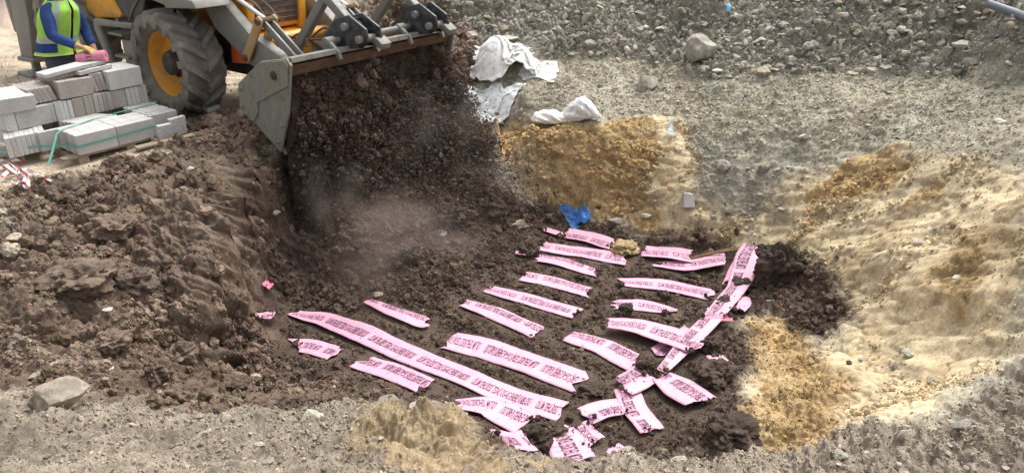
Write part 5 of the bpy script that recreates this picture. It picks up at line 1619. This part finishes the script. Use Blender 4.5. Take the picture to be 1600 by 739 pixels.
def scatter_tree(name, coll):
    ng = bpy.data.node_groups.new(name, 'GeometryNodeTree')
    ng.interface.new_socket('Geometry', in_out='INPUT', socket_type='NodeSocketGeometry')
    ng.interface.new_socket('Geometry', in_out='OUTPUT', socket_type='NodeSocketGeometry')
    gi = ng.nodes.new('NodeGroupInput'); go = ng.nodes.new('NodeGroupOutput')
    ci = ng.nodes.new('GeometryNodeCollectionInfo'); ci.inputs['Collection'].default_value = coll
    ci.inputs['Separate Children'].default_value = True; ci.inputs['Reset Children'].default_value = True
    ip = ng.nodes.new('GeometryNodeInstanceOnPoints'); ip.inputs['Pick Instance'].default_value = True
    def na(nm, dt):
        n = ng.nodes.new('GeometryNodeInputNamedAttribute'); n.data_type = dt; n.inputs['Name'].default_value = nm
        return n.outputs['Attribute']
    ng.links.new(gi.outputs[0], ip.inputs['Points']); ng.links.new(ci.outputs[0], ip.inputs['Instance'])
    ng.links.new(na('shape', 'INT'), ip.inputs['Instance Index'])
    ng.links.new(na('turn', 'FLOAT_VECTOR'), ip.inputs['Rotation'])
    ng.links.new(na('size', 'FLOAT_VECTOR'), ip.inputs['Scale'])
    ng.links.new(ip.outputs[0], go.inputs[0])
    return ng
TREES = {}
def scatter(name, coll, P, size, col, label, squash=(.7, 1.1)):
    n = len(P)
    me = bpy.data.meshes.new(name)
    me.vertices.add(n); me.vertices.foreach_set('co', np.asarray(P, np.float32).ravel())
    color_attr(me, col)
    a = me.attributes.new('turn', 'FLOAT_VECTOR', 'POINT'); a.data.foreach_set('vector', RNG.uniform(0, 6.28, (n, 3)).astype(np.float32).ravel())
    sc = size[:, None] * RNG.uniform(squash[0], squash[1], (n, 3))
    a = me.attributes.new('size', 'FLOAT_VECTOR', 'POINT'); a.data.foreach_set('vector', sc.astype(np.float32).ravel())
    a = me.attributes.new('shape', 'INT', 'POINT'); a.data.foreach_set('value', RNG.integers(0, 8, n).astype(np.int32))
    o = link(name, me, M_CLOD)
    if coll.name not in TREES: TREES[coll.name] = scatter_tree('scatter_' + coll.name, coll)
    md = o.modifiers.new('scatter', 'NODES'); md.node_group = TREES[coll.name]
    tag(o, label, kind='stuff')
    return o
# cell areas and a region worth covering
area = np.gradient(GX, axis=1) * np.gradient(GY, axis=0)[:, :]
uu_ = np.abs(GX) / (GY + 1.4)
vis = (GY > 2.0) & (GY < 12.8) & (uu_ < .80)
# where tape lies
tm = np.zeros(GX.shape, bool)
for P_, Z_ in TAPE_POLYS:
    r_ = np.interp(P_[:, 1], YS, np.arange(NVT)); c_ = np.interp(P_[:, 0] / np.maximum(P_[:, 1] + 1.4, 2.6), US, np.arange(NU))
    ri, ci_ = np.round(r_).astype(int), np.round(c_).astype(int)
    for dr in (-1, 0, 1):
        for dc in (-2, -1, 0, 1, 2):
            tm[np.clip(ri + dr, 0, NVT - 1), np.clip(ci_ + dc, 0, NU - 1)] = True
near_fall = GY * 0 + 1.0
tmf = tm.astype(float)
tm2 = tm.copy()
for dr in range(-3, 4):
    for dc in range(-4, 5):
        tm2 |= np.roll(np.roll(tm, dr, 0), dc, 1)
tm2 = tm2.astype(float)
BAGM = np.zeros(GX.shape)
for P_ in BAG_PTS:
    ri = np.round(np.interp(P_[:, 1], YS, np.arange(NVT))).astype(int); ci_ = np.round(np.interp(P_[:, 0] / (P_[:, 1] + 1.4), US, np.arange(NU))).astype(int)
    for dr in range(-3, 4):
        for dc in range(-3, 4):
            BAGM[np.clip(ri + dr, 0, NVT - 1), np.clip(ci_ + dc, 0, NU - 1)] = 1
clump = np.clip(.35 + 1.3 * fbm(GX, GY, .5, 3, 401), .05, 2.2)
def sample(weights, n):
    w_ = (weights * area * vis * near_fall).ravel(); w_ = np.clip(w_, 0, None); cw = np.cumsum(w_)
    i = np.searchsorted(cw, RNG.random(n) * cw[-1])
    i = np.clip(i, 0, len(w_) - 1)
    return i
def pareto(n, lo, hi, k):
    u = RNG.random(n)
    return (lo ** -k + u * (hi ** -k - lo ** -k)) ** (-1 / k)
def lay(name, coll, wts, n, lo, hi, k, label, mul=1.0, persp=True, up=.15, white=0.0, st=.04):
    i = sample(wts, n)
    dx = RNG.normal(0, .006, n); dy = RNG.normal(0, .006, n)
    stray = RNG.random(n) < st
    dx[stray] += RNG.normal(0, .11, stray.sum()); dy[stray] += RNG.normal(0, .11, stray.sum())
    x = PX.ravel()[i] + dx; y = PY.ravel()[i] + dy
    z = np.where(stray, lookup(PZ, x, y), PZ.ravel()[i])
    sz = pareto(n, lo, hi, k)
    if persp:                                      # far ground: fewer, larger pieces carry the texture
        sz *= np.clip((np.hypot(y, 3) / 5.5), .62, 1.7)
    bad = (lookup(BAGM, x, y) > .3) | ((lookup(tmf, x, y) > .2) & (sz > .005)) | ((lookup(tm2, x, y) > .3) & (sz > .013) & (RNG.random(n) < .85))
    x, y, z, sz, i = x[~bad], y[~bad], z[~bad], sz[~bad], i[~bad]
    c = tint.reshape(-1, 3)[i] * RNG.normal(mul, .16, (len(i), 1)).clip(.5, 2.0) * RNG.normal(1, .03, (len(i), 3))
    if white > 0:
        m_ = RNG.random(len(i)) < white
        c[m_] = np.array([.36, .31, .25]) * RNG.uniform(.6, 1.2, (m_.sum(), 1))
    z = z + sz * up
    scatter(name, coll, np.stack([x, y, z], 1), sz, np.clip(c, .012, .75), label)
brown = WT[BROWN] + .0; bank = WT[BANK]; rim_ = WT[RIM]; och = WT[OCHRE]; cre = WT[CREAM]; gry = WT[GREY]; rub = WT[RUBBLE]; snd = WT[SAND]
lay('soil_clods', CLD, brown * (.35 + clump ** 1.5), 56000, .005, .045, 1.9, 'dark brown soil clods strewn over the pit floor', 1.08, white=.010, st=.08)
lay('bank_clods', CLD, bank * (1 - .88 * BARE) * (.12 + clump ** 2), 36000, .005, .06, 1.6, 'brown soil clods covering the left bank', 1.05, white=.02)
lay('rim_gravel', PEB, rim_ * (.6 + .5 * clump), 62000, .005, .034, 1.75, 'grey-brown gravel on the near rim', 1.12)
lay('ochre_crumbs', CLD, och * (.1 + clump ** 2), 7000, .004, .03, 2.0, 'ochre crumbs on the yellow soil', 1.05)
lay('cream_crumbs', CLD, cre * clump ** 3, 3000, .005, .032, 1.8, 'cream sand crumbs on the right bank', .92)
lay('slope_gravel', PEB, gry * (.5 + .7 * clump), 60000, .005, .026, 2.0, 'grey gravel on the far slope', 1.12)
lay('rubble_gravel', PEB, rub * (.6 + .5 * clump), 64000, .006, .055, 1.7, 'coarse grey gravel of the rubble bank', 1.15)
lay('sand_grit', PEB, snd * (.2 + clump), 5000, .005, .018, 2.2, 'grit on the sandy working ground', .9)

# soil thrown over the ends of the tapes, and crumbs lying on them
ep, es, ec = [], [], []
for V_, L_ in TAPE_ENDS:
    n_ = len(V_)
    for e in (0, 1):
        kk = 0 if e == 0 else n_ - 1; k2 = 1 if e == 0 else n_ - 2
        outw = V_[kk].mean(0) - V_[k2].mean(0); outw /= np.linalg.norm(outw) + 1e-9
        for _c in range(int(RNG.integers(1, 3))):
            cc = V_[kk, RNG.integers(0, V_.shape[1])] + outw * RNG.uniform(-.01, .035)
            for _ in range(int(RNG.integers(5, 14))):
                r_ = float(pareto(1, .006, .034, 1.3)[0])
                q = cc + np.array([RNG.normal(0, .028), RNG.normal(0, .028), 0]); q[2] = cc[2] + r_ * RNG.uniform(-.2, .5) + .006
                ep.append(q); es.append(r_); ec.append(np.array([.080, .060, .049]) * RNG.uniform(.75, 1.35))
    for _ in range(int(22 * L_)):
        p = V_[RNG.integers(0, n_), RNG.integers(0, V_.shape[1])]
        r_ = float(pareto(1, .002, .007, 1.9)[0]); ep.append(p + np.array([0, 0, r_ * .5])); es.append(r_); ec.append(np.array([.095, .072, .06]) * RNG.uniform(.75, 1.5))
scatter('tape_crumbs', CLD, np.array(ep), np.array(es), np.array(ec), 'dark soil thrown over the ends of the pink tapes')

# soil sliding out of the bucket and falling
def mass_back(z):
    return np.interp(z, [-.75, .05, .5, .95], [2.30, 2.30, 2.36, 2.36])
def mass_front(l, z):
    f = np.interp(z, [-.75, -.45, -.2, .05, .35, .6, .8, .95], [3.02, 2.92, 2.80, 2.66, 2.58, 2.53, 2.48, 2.40])
    lobes = fbm(l, z * .6, .62, 3, 413)
    f = f + np.interp(z, [-.5, .2, .9], [.30, .24, .07]) * lobes
    left = sstep(-.60 + .25 * pnoise(z * 3, z * 0, 415), -1.02, l) * sstep(.30, -.05, z)          # the fall thins out at the near end
    return mass_back(z) + (f - mass_back(z)) * (1 - .97 * left)
nf = 80000
ly = RNG.uniform(-1.16, 1.18, nf)
ztop = .88 + .06 * pnoise(ly * 3, ly * 0 + 3, 412)
z = ztop + (-.62 - ztop) * RNG.random(nf)
fr_ = mass_front(ly, z); bk0 = mass_back(z)
x = fr_ - np.abs(RNG.normal(0, .035, nf)) + np.where(RNG.random(nf) < .2, RNG.exponential(.05, nf), 0)
sz = pareto(nf, .003, .03, 2.2); bg_ = RNG.random(nf) < .006; sz[bg_] = RNG.uniform(.03, .085, bg_.sum())
pal_ = np.array([.074, .053, .042]) * (RNG.normal(1, .12, (nf, 1)) * (1 + .30 * fbm(ly, z, .35, 3, 414) + .35 * fbm(ly * 3, z * .6, .3, 2, 416))[:, None]).clip(.5, 2.2)
lt = RNG.random(nf) < .012; pal_[lt] = np.array([.20, .16, .13]) * RNG.uniform(.6, 1.3, (lt.sum(), 1))
thin = fr_ - bk0
keep = ((thin > .12) & (ly > -1.12 + .14 * pnoise(z * 4, z * 0, 417))) | (RNG.random(nf) < .10)
x, ly, z, sz, pal_ = x[keep], ly[keep], z[keep], sz[keep], pal_[keep]
FP = MO[None] + MF[None] * x[:, None] + MBv[None] * ly[:, None]; FP[:, 2] = z
# loose pieces flying ahead of the mass, thickest towards the far end
nl = 22000
ly2 = np.concatenate([RNG.uniform(-1.2, 1.35, nl // 2), RNG.normal(.75, .35, nl - nl // 2).clip(-1.2, 1.4)]); t2 = RNG.random(nl)
z2_ = .45 - 1.3 * t2; x2 = mass_front(ly2, z2_) + RNG.exponential(.14, nl) * (.4 + 1.6 * t2)
g2 = MO[None] + MF[None] * x2[:, None] + MBv[None] * ly2[:, None]; g2[:, 2] = z2_
ok = z2_ > lookup(GZ, g2[:, 0], g2[:, 1]) + .015
g2 = g2[ok]; s2 = pareto(len(g2), .004, .034, 1.8)
c2 = np.array([.092, .070, .058]) * RNG.uniform(.6, 1.6, (len(g2), 1))
scatter('falling_soil', CLD, np.vstack([FP, g2]), np.concatenate([sz, s2]), np.clip(np.vstack([pal_, c2]), .012, .6), 'dark soil pouring out of the bucket into the pit', (.7, 1.25))
# closed body of the soil mass itself
NLy, NZz = 200, 150
LL, TT = np.meshgrid(np.linspace(-1.17, 1.19, NLy), np.linspace(0, 1, NZz))
zt_ = .88 + .06 * pnoise(LL * 3, LL * 0 + 3, 412); ZZ = zt_ + (-.78 - zt_) * TT
XF = mass_front(LL, ZZ) - .03 + .07 * billow(LL, ZZ, .2, 3, 421) + .03 * billow(LL, ZZ, .06, 2, 431)
XB = mass_back(ZZ)
XF = np.maximum(XF, XB + .02)
fr = MO[None, None] + MF * XF[..., None] + MBv * LL[..., None]; fr[..., 2] = ZZ
bk_ = MO[None, None] + MF * XB[..., None] + MBv * LL[..., None]; bk_[..., 2] = ZZ
ix = np.arange(NLy * NZz).reshape(NZz, NLy); N_ = NLy * NZz
Fq = np.stack([ix[:-1, :-1], ix[1:, :-1], ix[1:, 1:], ix[:-1, 1:]], -1).reshape(-1, 4)
ring = np.concatenate([ix[0, :], ix[1:, -1], ix[-1, -2::-1], ix[-2:0:-1, 0]]); r2 = np.roll(ring, -1)
me = np_mesh('soil_mass', np.vstack([fr.reshape(-1, 3), bk_.reshape(-1, 3)]), np.vstack([Fq, Fq[:, ::-1] + N_, np.stack([ring, ring + N_, r2 + N_, r2], -1)]))
color_attr(me, np.tile(np.clip((np.array([.074, .054, .044]) * (1 + .4 * fbm(LL, ZZ, .3, 4, 441))[..., None]).reshape(-1, 3), .012, .3), (2, 1)))
o = link('soil_mass', me, M_SOIL); tag(o, 'dense body of dark soil leaving the bucket', kind='stuff')
# ------------------------------------------------------------------ dust thrown up where the soil lands
def dust_cloud(name, c, rad, dens, sc, label, seed):
    bm = bmesh.new(); bmesh.ops.create_icosphere(bm, subdivisions=3, radius=1.0)
    me = bpy.data.meshes.new(name); bm.to_mesh(me); bm.free()
    m = bpy.data.materials.new(name); m.use_nodes = True; nt = m.node_tree; nt.nodes.clear()
    out = nt.nodes.new('ShaderNodeOutputMaterial'); pv = nt.nodes.new('ShaderNodeVolumePrincipled')
    pv.inputs['Color'].default_value = rgb(.66, .57, .50); pv.inputs['Anisotropy'].default_value = .2
    tc = nt.nodes.new('ShaderNodeTexCoord')
    ln = nt.nodes.new('ShaderNodeVectorMath'); ln.operation = 'LENGTH'; nt.links.new(tc.outputs['Object'], ln.inputs[0])
    fall = nt.nodes.new('ShaderNodeMapRange'); fall.interpolation_type = 'SMOOTHSTEP'
    fall.inputs['From Min'].default_value = 1.0; fall.inputs['From Max'].default_value = .15; fall.inputs['To Min'].default_value = 0; fall.inputs['To Max'].default_value = 1
    nt.links.new(ln.outputs['Value'], fall.inputs['Value'])
    n = nt.nodes.new('ShaderNodeTexNoise'); n.inputs['Scale'].default_value = sc; n.inputs['Detail'].default_value = 2
    mp = nt.nodes.new('ShaderNodeMapping'); mp.inputs['Location'].default_value = (seed, seed * 2.3, seed * .7)
    nt.links.new(tc.outputs['Object'], mp.inputs['Vector']); nt.links.new(mp.outputs[0], n.inputs['Vector'])
    nm = nt.nodes.new('ShaderNodeMapRange'); nm.inputs['From Min'].default_value = .42; nm.inputs['From Max'].default_value = .72
    nt.links.new(n.outputs['Fac'], nm.inputs['Value'])
    mu = nt.nodes.new('ShaderNodeMath'); mu.operation = 'MULTIPLY'; nt.links.new(fall.outputs[0], mu.inputs[0]); nt.links.new(nm.outputs[0], mu.inputs[1])
    mu2 = nt.nodes.new('ShaderNodeMath'); mu2.operation = 'MULTIPLY'; mu2.inputs[1].default_value = dens; nt.links.new(mu.outputs[0], mu2.inputs[0])
    nt.links.new(mu2.outputs[0], pv.inputs['Density']); nt.links.new(pv.outputs[0], out.inputs['Volume'])
    o = link(name, me, m); o.location = c; o.scale = rad; o.rotation_euler = (0, 0, -MA)
    tag(o, label, kind='stuff')
    return o
dust_cloud('dust', mach(3.45, -.75, -.75), (1.2, 1.3, .7), 1.0, 1.5, 'brown dust rising at the left of the dumped soil', 2)
dust_cloud('dust', mach(3.35, .95, -.62), (.9, .95, .6), .85, 1.9, 'brown dust drifting at the right of the dumped soil', 5)
dust_cloud('dust', mach(2.85, -1.05, -.45), (.5, .45, .7), 1.2, 1.6, 'wisp of dust under the near corner of the bucket', 9)
dust_cloud('dust', mach(2.95, .55, .0), (.55, 1.0, .65), .8, 1.8, 'thin brown dust hanging in front of the falling soil', 14)
